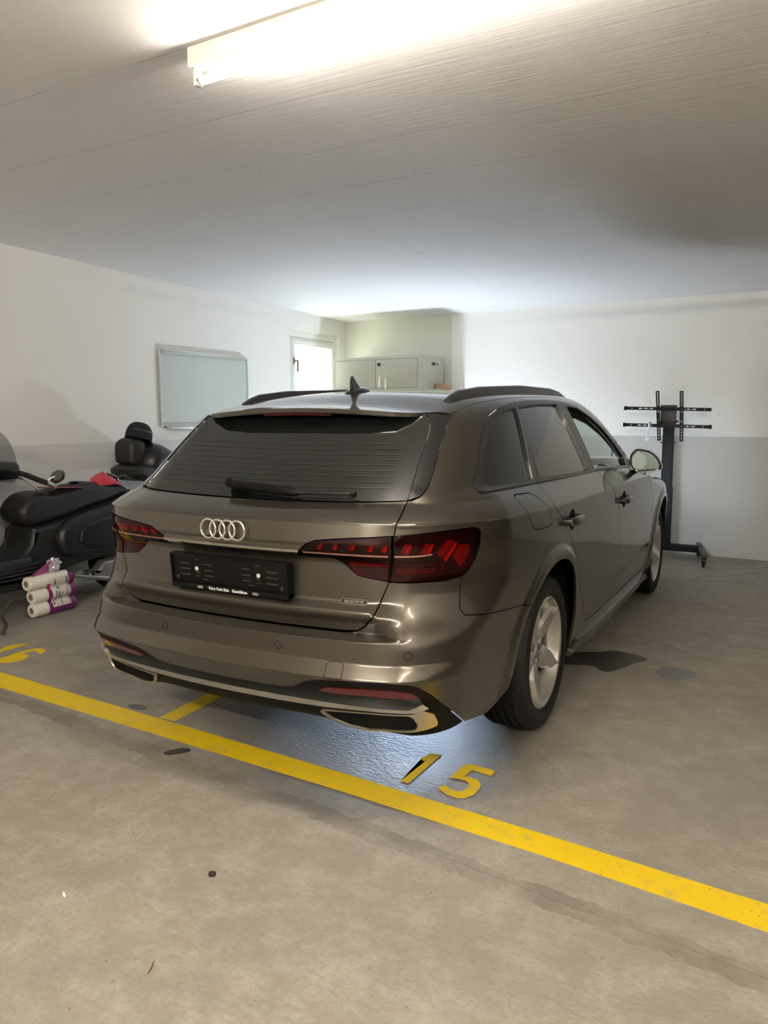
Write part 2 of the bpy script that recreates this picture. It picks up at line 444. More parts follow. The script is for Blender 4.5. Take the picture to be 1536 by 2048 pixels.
# --- outlines on the body: (u along the perimeter, z height)
LAMP_TOP_IN = [(.608, .937), (.484, .927), (.362, .913), (.332, .900), (.299, .871), (.287, .856)]
LAMP_BOT_IN = [(.295, .852), (.425, .851), (.448, .841), (.481, .813), (.502, .796), (.545, .789), (.599, .781)]
LAMP_OUT = [(.700, .781), (.770, .780), (.832, .786), (.861, .805), (.888, .846), (.902, .894), (.904, .933), (.895, .946), (.873, .950), (.792, .948), (.698, .943), (.610, .938)]
SEAM_T = [(.675, 1.036), (.649, 1.009), (.623, .981), (.616, .968), (.611, .938)]
SEAM_B = [(.598, .780), (.584, .744), (.566, .701), (.543, .663), (.521, .631), (.499, .614), (.457, .610)]
TG = sym([(0, 1.024), (.2, 1.0245), (.35, 1.026), (.522, 1.029), (.639, 1.034)]+SEAM_T+LAMP_TOP_IN+LAMP_BOT_IN+SEAM_B+[(.25, .609), (0, .609)])
skin('tailgate', patch(TG, step=.016, prune=.002, bstep=.010), mp, CAR)
BL = [(.705, .424), (.665, .458), (.633, .470), (.564, .476), (.451, .471), (.369, .460), (.334, .444), (.293, .415), (.239, .407), (0, .405)]
QB = [(.832, .787), (.821, .723), (.818, .680), (.833, .660), (.895, .652), (1.006, .637), (1.27, .608)]
BUMP = sym([(0, .607), (.25, .607), (.457, .607), (.499, .611), (.521, .628), (.543, .661), (.566, .700), (.584, .743), (.598, .780), (.700, .780), (.770, .779)]+QB[:-1]
           + arcpts(-.01, 137, 177, n=12)+[(1.150, .330), (1.125, .300), (1.085, .262), (.988, .245), (.846, .276), (.794, .330), (.750, .375)]+BL)
skin('rear_bumper', patch(BUMP, step=.012, prune=.0016, bstep=.008), mp, CAR)
TRIM = sym([(0, .405), (.239, .407), (.293, .415), (.334, .444), (.369, .460), (.451, .471), (.564, .476), (.633, .470), (.665, .458), (.705, .424), (.750, .375), (.794, .330), (.846, .276),
            (.791, .264), (.742, .258), (.62, .253), (.533, .250), (.466, .262), (.40, .279), (.32, .284), (0, .281)])
EXH_IN = rnd([(.386, .327), (.398, .331), (.524, .344), (.644, .349), (.659, .341), (.676, .310), (.671, .291), (.533, .2635), (.468, .272), (.419, .294)], .005)
EXH_OUT = rnd([(.372, .325), (.385, .336), (.524, .350), (.652, .354), (.688, .366), (.722, .348), (.737, .314), (.736, .300), (.706, .290), (.676, .284), (.533, .259), (.466, .267), (.415, .290), (.380, .312)], .006)
mir = lambda q: [(-a, b) for a, b in q][::-1]
skin('lower_bumper_trim', patch(TRIM, [EXH_OUT, mir(EXH_OUT)], off=-.006, flange=.03, hflange=.05), MM['black_plastic'], CAR, label='black lower bumper insert')
pair('exhaust_surround', patch(EXH_OUT, [EXH_IN], off=.004, flange=.03, hflange=.006, gap=0, zstep=.006, step=.012), MM['tip'], CAR)
pair('exhaust_opening', patch(EXH_OUT, off=-.003, flange=0, gap=0), MM['shell'], CAR)  # flat black plug, the shade of the opening given by colour
CHR = sym([(0, .380), (.388, .379), (.55, .379), (.645, .377), (.682, .397), (.702, .378), (.668, .364), (.524, .363), (.386, .356), (.227, .354), (0, .354)])
skin('chrome_bumper_strip', patch(CHR, off=.010, flange=.02, gap=0, zstep=.006, step=.02), MM['satin_metal'], CAR, label='satin chrome strip across the bumper')
REFL = rnd([(.375, .414), (.403, .431), (.517, .441), (.604, .442), (.650, .434), (.674, .414), (.665, .410), (.525, .415), (.420, .410)], .004)
pair('bumper_reflector', patch(REFL, off=-.002, flange=.01, gap=0, zstep=.01), MM['reflector'], CAR)
# body side: quarter panel, D pillar, roof frame and A pillar in one
def Xb(Y): return float(np.interp(Y, [-.45, 0, 1.2, 1.35, 1.5, 1.65, 1.8, 1.95, 2.1], [.585, .60, .60, .61, .63, .66, .70, .745, .80]))
ys_top = np.linspace(-.385, 2.08, 46)
zt = [float(PT(Xb(y), y)[2]) for y in ys_top]
TOPB = [((math.atan2(Xb(y), -y)/(math.pi/2)*U1 if y < 0 else U1+y), z) for y, z in zip(ys_top, zt)]
FIN_OUT = [(.688, 1.037), (.720, 1.049), (.758, 1.075), (.797, 1.123), (.860, 1.202), (.940, 1.278), (1.006, 1.322)]
DLO_TOP = [(1.002, 1.099), (1.016, 1.111), (1.170, 1.239), (1.273, 1.287), (1.408, 1.325), (1.608, 1.355), (1.837, 1.380), (2.074, 1.393), (2.365, 1.400), (2.565, 1.398), (2.702, 1.390), (2.875, 1.364), (3.059, 1.318), (3.227, 1.250), (3.374, 1.166), (3.475, 1.090), (3.518, 1.026)]
DLO_BOT = [(3.372, 1.015), (2.546, 1.042), (1.583, 1.052), (1.160, 1.053), (1.010, 1.052), (.984, 1.056), (.976, 1.066), (.982, 1.080)]
DOOR_RR = [(1.583, 1.050), (1.545, 1.005), (1.535, .960), (1.661, .889), (1.766, .813), (1.875, .709), (2.000, .590), (2.126, .453), (2.228, .339), (2.258, .312), (2.291, .305)]
SIDE = [(.675, 1.037)]+FIN_OUT+TOPB+[(3.64, .985), (3.548, .975), (3.50, 1.0)]+DLO_TOP[::-1]+DLO_BOT[:1:-1][:0]+[(.982, 1.080), (.976, 1.066), (.984, 1.056), (1.010, 1.052), (1.160, 1.053), (1.583, 1.052)]+DOOR_RR[1:]+[(2.20, .262), (2.02, .248)]+arcpts(-.01, -12, 137)+QB[::-1][1:]+LAMP_OUT[3:]+SEAM_T[::-1]
roofstrip = []
yy = np.linspace(-.385, 2.08, 60)
inner = lambda y: float(np.interp(y, [-.45, 0, 1.2, 1.35, 1.5, 1.65, 1.8, 1.95, 2.1], [.50, .50, .50, .51, .575, .62, .665, .715, .775]))
RS = [(Xb(y)-.0, y) for y in yy]+[(inner(y), y) for y in yy[::-1]]
sidep = merge([patch(SIDE, step=.014, zstep=.012), patch(RS, kind='xy', step=.03, gap=0, flange=.006)])
pair('body_side', sidep, mp, CAR)
# doors, fender, sill
DOOR_M = [(2.530, 1.041), (2.578, .978), (2.658, .911), (2.750, .851), (2.79, .80), (2.83, .755), (2.862, .640), (2.868, .543), (2.876, .460), (2.885, .38), (2.87, .32), (2.83, .302)]
RD = [(1.583, 1.050)]+[(2.530, 1.041)]+DOOR_M[1:]+[(2.291, .305)]+DOOR_RR[::-1][1:-1]
pair('rear_door', patch(RD, step=.025), mp, CAR)
DOOR_F = [(3.50, .998), (3.558, .965), (3.747, .892), (3.87, .812), (3.935, .70), (3.95, .60), (3.95, .50), (3.93, .40), (3.88, .30)]
FD = [(2.530, 1.041), (3.372, 1.013), (3.50, .998)]+DOOR_F[1:]+[(2.83, .302)]+DOOR_M[::-1][1:-1]
pair('front_door', patch(FD, step=.025), mp, CAR)
yf = np.linspace(2.0, 3.30, 24)
ztf = [float(PT(.80, y)[2]) for y in yf]
FEN = [(3.56, .966)]+[(U1+y, z) for y, z in zip(yf, ztf)]+[(U1+3.32, .62), (U1+3.25, .45)]+arcpts(2.82, 18, 190, n=26)+[(3.99, .26), (3.90, .27), (3.93, .40)]+[(3.95, .5), (3.95, .6), (3.935, .70), (3.87, .812), (3.747, .892)]
pair('front_fender', patch(FEN, step=.025), mp, CAR)
SILL = [(2.0, .235), (2.03, .26), (2.20, .268), (2.258, .302), (2.83, .300), (3.87, .296), (3.98, .262), (4.0, .235)]
pair('sill', patch(SILL, step=.03), mp, CAR)
SK = [(2.03, .185), (2.03, .222), (2.12, .252), (3.94, .242), (4.0, .215), (4.0, .185)]
pair('side_skirt', patch(SK, off=.022, flange=.03, gap=0, step=.03), mp, CAR)
# front end (hidden behind the car from here, closes the shape)
FB = sym([(0, .83), (.6, .82), (1.1, .80), (1.5, .79)][:1]+[(U2+U1-x, z) for x, z in ()] ) if False else None
uc = U2+U1
def fpoly(pts): return [(uc-d, z) for d, z in pts]
fbp = fpoly([(0, .795), (.5, .79), (1.0, .785), (1.30, .77), (1.46, .62), (1.36, .45), (1.25, .26), (1.0, .20), (0, .20)])
fb = patch(fbp, step=.035, zstep=.03, fine=())
fbm = dict(V=fb['V']*[-1, 1, 1], F=[f[::-1] for f in fb['F']], N=fb['N']*[-1, 1, 1])
skin('front_bumper', merge([fb, fbm]), mp, CAR)
hl = patch(fpoly([(.62, .70), (.62, .80), (1.0, .82), (1.22, .80), (1.20, .72), (.95, .68)]), off=.004, step=.04, zstep=.03, fine=())
pair('headlamp', hl, M('headlamp_lens', (.7, .75, .8), .05, 0, 1., emis=(.8, .9, 1.0), estr=2.0), CAR)
gr = patch(fpoly([(.0, .36), (.0, .74), (.46, .73), (.56, .60), (.48, .36)]), off=.003, step=.05, zstep=.04, fine=(), gap=0)
grm = dict(V=gr['V']*[-1, 1, 1], F=[f[::-1] for f in gr['F']], N=gr['N']*[-1, 1, 1])
skin('front_grille', merge([gr, grm]), MM['black_plastic'], CAR)
# roof, spoiler, windscreen, bonnet: patches over X,Y
EDGE = [(0, -.568), (.15, -.566), (.30, -.558), (.42, -.538), (.485, -.500), (.525, -.452), (.583, -.385)]
SPL = EDGE+[(.575, -.33), (.50, -.22), (.40, -.205), (0, -.20)]; SPL = SPL+[(-x, y) for x, y in SPL[::-1] if x > 1e-6]
skin('spoiler', patch(SPL, kind='xy', step=.022, flange=.015), mp, CAR)
RS2 = [(0, -.20), (.40, -.205), (.50, -.22)]+[(inner(y), y) for y in np.linspace(-.18, 1.42, 30)]+[(.40, 1.50), (.20, 1.54), (0, 1.55)]; RS2 = RS2+[(-x, y) for x, y in RS2[::-1] if x > 1e-6]
RS3 = [(.50, -.22), (.575, -.33), (.583, -.385), (.585, -.385), (Xb(-.3), -.3), (Xb(-.2), -.2)]
skin('roof', patch(RS2, kind='xy', step=.035), mp, CAR)
WS = [(0, 1.56), (.20, 1.55), (.40, 1.51), (inner(1.44), 1.44)]+[(inner(y), y) for y in np.linspace(1.5, 2.06, 12)]+[(.70, 2.16), (.5, 2.30), (.25, 2.38), (0, 2.41)]; WS = WS+[(-x, y) for x, y in WS[::-1] if x > 1e-6]
skin('windscreen', patch(WS, kind='xy', step=.05, off=-.003, flange=.004), MM['clear'], CAR)
HD = [(0, 2.44), (.25, 2.41), (.5, 2.33), (.70, 2.19), (.79, 2.10), (.797, 2.4), (.797, 3.22), (.70, 3.42), (.4, 3.54), (0, 3.58)]; HD = HD+[(-x, y) for x, y in HD[::-1] if x > 1e-6]
skin('bonnet', patch(HD, kind='xy', step=.045), mp, CAR)
# tailgate glass, black upper band, fins
GS = [(.676, 1.037), (.742, 1.145), (.802, 1.217), (.855, 1.276), (.868, 1.30)]
GL = sym([(0, 1.0265), (.2, 1.027), (.35, 1.0285), (.522, 1.0315), (.674, 1.0375)]+GS[1:]+[(.868, 1.335), (.3, 1.342), (0, 1.342)])
NOTOP[0] = True
skin('rear_window', patch(GL, step=.03, off=-.002, fine=()), MM['rear_glass'], CAR)
FIN = [(.674, 1.0375), (.684, 1.038)]+FIN_OUT[1:]+[(.94, 1.328), (.868, 1.330), (.869, 1.306), (.855, 1.278), (.802, 1.217), (.742, 1.145)]
pair('side_fin', patch(FIN, step=.014, zstep=.012, off=.003, flange=.015, gap=.001), mb, CAR, 'gloss black fin beside the rear window')
NOTOP[0] = False
UND = [(x*.985, y+.012) for x, y in EDGE]+[(.575, -.36), (.50, -.33), (0, -.33)]; UND = UND+[(-x, y) for x, y in UND[::-1] if x > 1e-6]
skin('spoiler_underside', patch(UND, kind='xy', off=-.020, flange=-.006, gap=0, step=.03), mb, CAR, label='gloss black spoiler underside')
# third brake light: long red bar just under the spoiler edge
bl0 = PT(np.linspace(-.16, .16, 13), -.553+.05*np.linspace(-.16, .16, 13)**2); bl0[:, 2] -= .024
tube('brake_light', [tuple(p) for p in bl0], .006, M('brake_light_red', (.045, .003, .004), .3, 0, .5), CAR, n=6)
# heater lines on the glass
for k in range(9):
    z = 1.075+k*.0185; um = float(np.interp(z, [1.037, 1.145, 1.217, 1.276], [.60, .66, .70, .74])); ribbon('heater_line', [(-um, z), (0, z-.004), (um, z)], .0011, .0004, MM['heater'], CAR, step=.05)
# window frames and panes
DLO = [(1.002, 1.099)]+DLO_TOP[1:]+DLO_BOT
QG = rnd([(1.032, 1.078), (1.040, 1.067), (1.059, 1.065), (1.537, 1.063), (1.662, 1.220), (1.780, 1.352), (1.639, 1.340), (1.437, 1.308), (1.262, 1.253), (1.123, 1.168)], .012)
RG = rnd([(1.825, 1.358), (2.002, 1.370), (2.207, 1.378), (2.448, 1.380), (2.375, 1.052), (1.640, 1.064), (1.717, 1.218)], .010)
FG = rnd([(2.605, 1.370), (2.802, 1.362), (2.989, 1.316), (3.152, 1.248), (3.294, 1.152), (3.385, 1.066), (3.326, 1.022), (2.500, 1.050), (2.555, 1.235)], .010)
DLOg = dict(off=.002, flange=.012, gap=.001, step=.03, zstep=.02)
pair('window_frame', patch(DLO, [QG, RG, FG], hflange=.02, **DLOg), MM['trim'], CAR, 'satin black surround of the side windows')
pair('quarter_window', patch(QG, off=-.006, flange=0, gap=-.004, step=.03), MM['privacy'], CAR)
pair('rear_door_window', patch(RG, off=-.010, flange=0, gap=-.004, step=.03), MM['privacy'], CAR)
FGl = [(2.588, 1.321), (2.723, 1.314), (2.891, 1.285), (3.064, 1.222), (3.223, 1.143), (3.366, 1.080), (3.40, 1.066), (3.335, 1.012), (2.49, 1.043), (2.53, 1.235)]
pair('front_door_window', patch(FGl, off=-.016, flange=.004, gap=0, step=.03), MM['clear'], CAR)
BLT = [(.976, 1.060), (.976, 1.052), (1.01, 1.047), (1.16, 1.047), (1.583, 1.046), (2.546, 1.036), (3.372, 1.009), (3.45, 1.006), (3.372, 1.017), (2.546, 1.046), (1.583, 1.056), (1.160, 1.057), (1.00, 1.057)]
pair('window_sill_trim', patch(BLT, off=.006, flange=.01, gap=0, step=.05, zstep=.01, fine=()), MM['trim'], CAR)
pair('divider_strip', patch([(1.543, 1.056), (1.60, 1.056), (1.712, 1.22), (1.812, 1.358), (1.784, 1.354), (1.668, 1.22)], off=.004, flange=.006, gap=0, step=.03), mb, CAR)
pair('chrome_divider', patch([(1.545, 1.060), (1.550, 1.060), (1.674, 1.22), (1.789, 1.355), (1.785, 1.354), (1.670, 1.22)], off=.006, flange=.004, gap=0, step=.03), MM['satin_metal'], CAR)
GAP_SHADE = [(2.605, 1.374), (2.802, 1.367), (2.989, 1.321), (3.152, 1.252), (3.294, 1.155), (3.388, 1.070), (3.366, 1.083), (3.223, 1.143), (3.064, 1.222), (2.891, 1.285), (2.723, 1.314), (2.566, 1.322), (2.55, 1.235)]
pair('window_channel', patch(GAP_SHADE, off=-.020, flange=0, gap=0, step=.03), MM['shell'], CAR)  # black sheet painted in for the dark cabin above the lowered glass
# shut lines, flap, sensors
FUEL = rnd([(1.190, 1.022), (1.228, 1.026), (1.380, 1.022), (1.420, 1.000), (1.465, .945), (1.500, .908), (1.496, .892), (1.450, .886), (1.313, .888), (1.263, .902), (1.215, .952)], .02)
ribbon('fuel_flap_gap', FUEL, .0035, .0006, MM['shell'], CAR, closed=True)
TOW = rnd([(.402, .474), (.409, .514), (.417, .525), (.452, .526), (.461, .518), (.455, .476)], .006)
ribbon('tow_cover_gap', TOW, .002, .0006, MM['shell'], CAR, closed=True)
for uu, zz in ((-.642, .557), (-.243, .557), (.243, .557), (.642, .557), (1.117, .508), (-1.117, .508)):
    cir = [(uu+.0125*math.cos(t), zz+.0125*math.sin(t)) for t in np.linspace(0, 2*math.pi, 24, endpoint=False)]
    ribbon('parking_sensor', cir, .0022, .0008, MM['shell'], CAR, closed=True, step=.004)
# inner dark shell so nothing shows through the gaps
ISH = [(0, 1.02), (.70, 1.02), (3.4, .98), (U1+1.9, .93), (U1+3.0, .80), (U1+3.1, .50)]+arcpts(2.82, 25, 180, R=.41)+[(3.95, .22), (2.05, .22)]+arcpts(-.01, 0, 180, R=.41)+[(1.10, .30), (.85, .30), (0, .30)]
ip = patch(ISH, flange=0, gap=0, step=.05, zstep=.04, fine=())
ip['V'] = ip['V']*[.955, .955, 1]+np.array([0, 1.3*.045, 0])
pair('inner_panel', ip, MM['shell'], CAR)
hp = patch([(-.56, -.36), (.56, -.36), (.56, 1.4), (-.56, 1.4)], kind='xy', off=-.03, flange=0, gap=0, step=.08)
skin('headliner', hp, M('headliner', (.10, .10, .10), .9), CAR)
# ------------------------------------------------------------------ car details
# tail lamps
LIN = LAMP_TOP_IN[::-1][:0]+[(.287, .855)]+LAMP_TOP_IN[::-1][1:]+[(.602, .785), (.545, .789), (.502, .796), (.481, .813), (.448, .841), (.425, .852), (.297, .852)]
LIN = [(.288, .856), (.299, .870), (.332, .899), (.362, .912), (.484, .926), (.603, .935), (.596, .782), (.545, .790), (.502, .797), (.481, .814), (.448, .842), (.425, .853), (.297, .853)]
LOU = [(.611, .937), (.608, .86), (.602, .782), (.700, .782), (.770, .781), (.831, .787), (.860, .806), (.887, .847), (.901, .894), (.903, .932), (.894, .945), (.873, .949), (.792, .947), (.698, .942)]
for nm, L_ in (('tailgate_lamp', LIN), ('tail_lamp', LOU)):
    L_ = rnd(L_, .005, 3)
    back = pair(nm, patch(L_, off=-.022, flange=0, gap=0, step=.03), MM['lamp_black'], CAR)
    lens = patch(L_, off=.001, flange=.022, gap=.0012, step=.02, zstep=.012)
    skin('lamp_lens', lens, MM['lens'], back[0]); skin('lamp_lens', lens, MM['lens'], back[1], True)
    if nm == 'tailgate_lamp': LB_IN = back
    else: LB_OU = back
SEG = {0: [(.361, .876), (.375, .896), (.386, .894), (.374, .876)], 1: [(.413, .880), (.426, .899), (.436, .896), (.427, .877)], 2: [(.466, .880), (.480, .900), (.495, .901), (.483, .878)], 3: [(.524, .879), (.538, .902), (.553, .902), (.540, .878)], 4: [(.569, .879), (.582, .904), (.592, .904), (.584, .877)],
       5: [(.628, .876), (.645, .908), (.667, .904), (.651, .874)], 6: [(.691, .873), (.711, .907), (.737, .903), (.719, .872)], 7: [(.748, .870), (.787, .913), (.808, .911), (.772, .860), (.756, .858)], 8: [(.806, .857), (.831, .893), (.868, .892), (.857, .850), (.830, .816), (.817, .838)], 9: [(.773, .846), (.815, .903), (.819, .900), (.779, .842)]}
for k, q in SEG.items():
    bk = LB_IN if k < 5 else LB_OU
    p = patch(rnd(q, .003, 2), off=-.009, flange=.010, gap=0, step=.015, zstep=.012, fine=())
    m_ = MM['lamp_bright'] if k == 9 else MM['lamp_red']
    for s in (0, 1): skin('light_segment', p, m_, bk[s], bool(s))
    if k < 7:
        a, b, c_, d = q; e = [(d[0]-.010, d[1]), (d[0]+.004, d[1]+.001), (c_[0]-.002, c_[1]), (c_[0]-.006, c_[1])]
        p = patch(e, off=-.0075, flange=.004, gap=0, step=.01, zstep=.01, fine=())
        for s in (0, 1): skin('light_guide', p, MM['lamp_bright'], bk[s], bool(s))
for q, bk in (([(.312, .871), (.388, .8715), (.483, .872), (.594, .872), (.594, .8665), (.483, .8665), (.387, .8665), (.314, .867)], LB_IN), ([(.612, .872), (.655, .8715), (.698, .872), (.728, .875), (.725, .870), (.698, .8665), (.655, .866), (.612, .8665)], LB_OU)):
    p = patch(q, off=.0022, flange=.004, gap=0, step=.02, zstep=.006, fine=())
    for s in (0, 1): skin('light_bar', p, MM['lamp_silver'], bk[s], bool(s), 'pale bar across the lamp')
for (a, b, z, bk) in ((.464, .592, .834, LB_IN), (.469, .592, .8295, LB_IN), (.612, .738, .835, LB_OU), (.614, .739, .822, LB_OU), (.614, .739, .8155, LB_OU), (.614, .739, .810, LB_OU)):
    for s in (1, -1): ribbon('light_line', [(a*s, z), (b*s, z)] if s > 0 else [(b*s, z), (a*s, z)], .002, -.012+.005, MM['lamp_red'], bk[0 if s > 0 else 1])
# chrome strip between the lamps
CS = sym([(0, .884), (.2, .8835), (.306, .8830), (.300, .873), (.2, .873), (0, .873)]); CS2 = sym([(0, .8735), (.2, .8735), (.300, .8735), (.290, .862), (.2, .8625), (0, .8625)])
skin('chrome_tailgate_strip', merge([patch(CS, off=.012, flange=.014, gap=0, step=.03, zstep=.004, fine=()), patch(CS2, off=.007, flange=.012, gap=0, step=.03, zstep=.004, fine=())]), MM['chrome'], CAR)
# rings emblem
yR = -1.019
def torus(r, t, loc, flat=.6, n=40, k=10):
    V = []; F = []
    for i in range(n):
        a = 2*math.pi*i/n
        for j in range(k):
            b = 2*math.pi*j/k; q = r+t*math.cos(b); V.append((loc[0]+q*math.cos(a), loc[1]+t*flat*math.sin(b), loc[2]+q*math.sin(a)))
    for i in range(n):
        for j in range(k): F.append((i*k+j, ((i+1) % n)*k+j, ((i+1) % n)*k+(j+1) % k, i*k+(j+1) % k))
    return V, F
V = []; F = []
for i in range(4):
    x = -.0645+i*.043; v, f = torus(.0338, .0042, (x, yR+.14*x*x-(.0012 if i % 2 else 0), .9285), .95); F += [tuple(q+len(V) for q in ff) for ff in f]; V += v
pydata('ring_emblem', V, F, MM['chrome'], CAR, True)['label'] = 'four interlocking chrome rings'
# rear camera / handle pocket under the strip
skin('handle_pocket', patch([(-.065, .862), (.065, .862), (.055, .848), (-.055, .848)], off=.002, flange=.004, gap=0, step=.02, zstep=.01, fine=()), MM['black_plastic'], CAR)
def text_mesh(name, s, size, m, parent, mat, ext=.0006, align='CENTER', spacing=1.0, bold=0.):
    cu = bpy.data.curves.new('txt', 'FONT'); cu.body = s; cu.size = size; cu.extrude = ext; cu.align_x = align; cu.space_character = spacing; cu.offset = bold; cu.resolution_u = 3
    t = bpy.data.objects.new('txt', cu); COL.objects.link(t); dg = bpy.context.evaluated_depsgraph_get(); dg.update()
    me = bpy.data.meshes.new_from_object(t.evaluated_get(dg)); bpy.data.objects.remove(t); me.transform(mat)
    return link(name, me, m, parent)
# number plate holder (no plate): plane facing back
n_ = Vector((0, -1, 0)); PM = Matrix.Translation((0, -1.000, .762)) @ Matrix.Rotation(math.radians(90+5.5), 4, 'X')    # local x right, y up, z out
def plocal(x, y, z): return PM @ Vector((x, y, z))
bm = bmesh.new()
bmbox(bm, (-.258, -.047, -.012), (.258, .061, -.002), .003, 2)
bmbox(bm, (-.262, .058, -.030), (.262, .064, .004), .002, 2); bmbox(bm, (-.264, -.062, -.030), (-.258, .064, .004), .002, 2); bmbox(bm, (.256, -.062, -.030), (.264, .064, .004), .002, 2)
bmbox(bm, (-.264, -.064, -.030), (.264, -.044, .007), .003, 2); bmbox(bm, (-.250, -.058, -.034), (.250, .056, -.012), 0)
for v in bm.verts: v.co = PM @ v.co
PH = frombm('number_plate_holder', bm, MM['black_plastic'], CAR, True, 40); PH['label'] = 'empty black number plate holder with dealer lettering'
sl = M('slot_grey', (.022, .022, .021), .5)
def slot(xc, y, hw, hh):
    bm = bmesh.new(); bmbox(bm, (xc-hw, y-hh, -.002), (xc+hw, y+hh, -.0006))
    for v in bm.verts: v.co = PM @ v.co
    frombm('mounting_slot', bm, sl, PH)
for s in (-1, 1):
    for y in (.028, .008, -.014): slot(s*.197, y, .025, .0028)
    for y in (.030, .008, -.012): slot(s*.085, y, .019, .0024)
    for y in (-.002, -.016, .046): slot(s*.137, y, .010, .0024)
    slot(s*.105, -.028, .010, .002); slot(s*.235, -.026, .006, .006)
for s in (-1, 1):
    V, F = lathe_vf([(0, 0), (0, .0022), (-.0006, .0024), (-.0006, .0050), (0, .0052), (0, .0078), (-.002, .0082)], 20, 'Z')
    o = pydata('screw', [PM @ (Vector(v)+Vector((s*.140, .012, .002))) for v in V], F, M('screw_cream', (.55, .54, .46), .4), PH, True)
text_mesh('holder_text', 'K\u00fcry Park Side   R\u00fcschlikon', .0155, MM['white_text'], PH, PM @ Matrix.Translation((.002, -.0595, .0074)), .0003, bold=.0004)
for s in (-1, 1):
    V = []; F = []
    for i in range(4):
        v, f = torus(.0042, .0005, (0, 0, 0), 1, 20, 4); v = [PM @ Vector((s*.126+(-.009+i*.006)+q[0], -.0545+q[2], .0078+q[1])) for q in v]
        F += [tuple(q+len(V) for q in ff) for ff in f]; V += v
    pydata('holder_rings', V, F, MM['white_text'], PH)
# quattro badge
bp_ = PS(np.array([.490]), np.array([.706]), .004)[0]; bn = NF(bp_[None])[0]
zax = Vector(bn); xax = Vector((0, 0, 1)).cross(zax).normalized(); yax = zax.cross(xax)
BM = Matrix(((xax.x, yax.x, zax.x, bp_[0]), (xax.y, yax.y, zax.y, bp_[1]), (xax.z, yax.z, zax.z, bp_[2]), (0, 0, 0, 1)))
bm = bmesh.new()
for a, b in (((-.047, -.009, -.003), (.047, -.0076, .003)), ((-.047, .0076, -.003), (.047, .009, .003)), ((-.047, -.009, -.003), (-.0457, .009, .003)), ((.0457, -.009, -.003), (.047, .009, .003))): bmbox(bm, a, b)
for v in bm.verts: v.co = BM @ v.co
BD = frombm('badge', bm, MM['satin_metal'], CAR); BD['label'] = 'small framed script badge'
bm = bmesh.new(); bmbox(bm, (-.0457, -.0076, -.006), (.0457, .0076, .0010))
for v in bm.verts: v.co = BM @ v.co
frombm('badge_plate', bm, MM['black_gloss'], BD)
text_mesh('badge_text', 'quattro', .0185, MM['satin_metal'], BD, BM @ Matrix.Translation((0, -.0036, .0016)) @ Matrix.Diagonal((1.28, .9, 1, 1)), .0012, bold=.0002)
# wiper: hooked cover housing and arm, hovering just off the glass
def wpt(u, z, off): return Vector(PS(np.array([u]), np.array([z]), off)[0])
up_ = Vector(NF(PS(np.array([0.]), np.array([1.06])))[0]); al = Vector((1, 0, 0)); dn = up_.cross(al).normalized()
def wl(x, d, h):    # local: x across, d up the glass, h off the glass, origin at glass centre z=1.055
    b = wpt(x, 1.030, 0); return b + Vector((0, -dn.y, -dn.z))*(-d if dn.z < 0 else d) + up_*h
if dn.z > 0: slope = dn
else: slope = -dn
def wl(x, d, h): return wpt(x, 1.030, 0)+slope*d+up_*h
sec = []
for x, d0, w, h in [(-.150, .043, .010, .030), (-.146, .046, .017, .040), (-.138, .046, .019, .041), (-.125, .040, .014, .036), (-.10, .032, .017, .040), (0., .024, .0175, .042), (.10, .017, .0175, .042), (.20, .011, .0165, .040), (.235, .009, .014, .036), (.248, .008, .009, .028)]:
    for k in range(12):
        a = 2*math.pi*k/12; sec.append(wl(x, d0+w*math.copysign(abs(math.cos(a))**.6, math.cos(a)), .012+(h-.012)*(.5+.5*math.copysign(abs(math.sin(a))**.6, math.sin(a)))))
FF = [(r*12+k, r*12+(k+1) % 12, (r+1)*12+(k+1) % 12, (r+1)*12+k) for r in range(9) for k in range(12)]+[tuple(range(12))[::-1], tuple(108+k for k in range(12))]
bm = bmesh.new(); vs = [bm.verts.new(v) for v in sec]; [bm.faces.new([vs[i] for i in f]) for f in FF]
WP = frombm('wiper', bm, MM['black_plastic'], CAR, True, 60)
tube('wiper_arm', [wl(.235, .007, .026), wl(.32, .008, .028), (wl(.455, .012, .024)), wl(.480, .013, .022)], [.0085, .008, .006, .006], MM['black_gloss'], WP, 8)
tube('wiper_blade', [wl(.22, -.002, .010), wl(.34, .001, .010), wl(.486, .007, .010)], [.006, .006, .005], MM['rubber'], WP, 6)
bm = bmesh.new()
v0 = [wl(.474, .008, .014), wl(.492, .008, .014), wl(.492, .022, .014), wl(.474, .022, .014), wl(.474, .008, .032), wl(.492, .008, .032), wl(.492, .022, .032), wl(.474, .022, .032)]
vs = [bm.verts.new(v) for v in v0]
for f in ((0, 1, 2, 3), (4, 5, 6, 7), (0, 1, 5, 4), (1, 2, 6, 5), (2, 3, 7, 6), (3, 0, 4, 7)): bm.faces.new([vs[i] for i in f])
frombm('blade_clip', bm, MM['black_gloss'], WP)
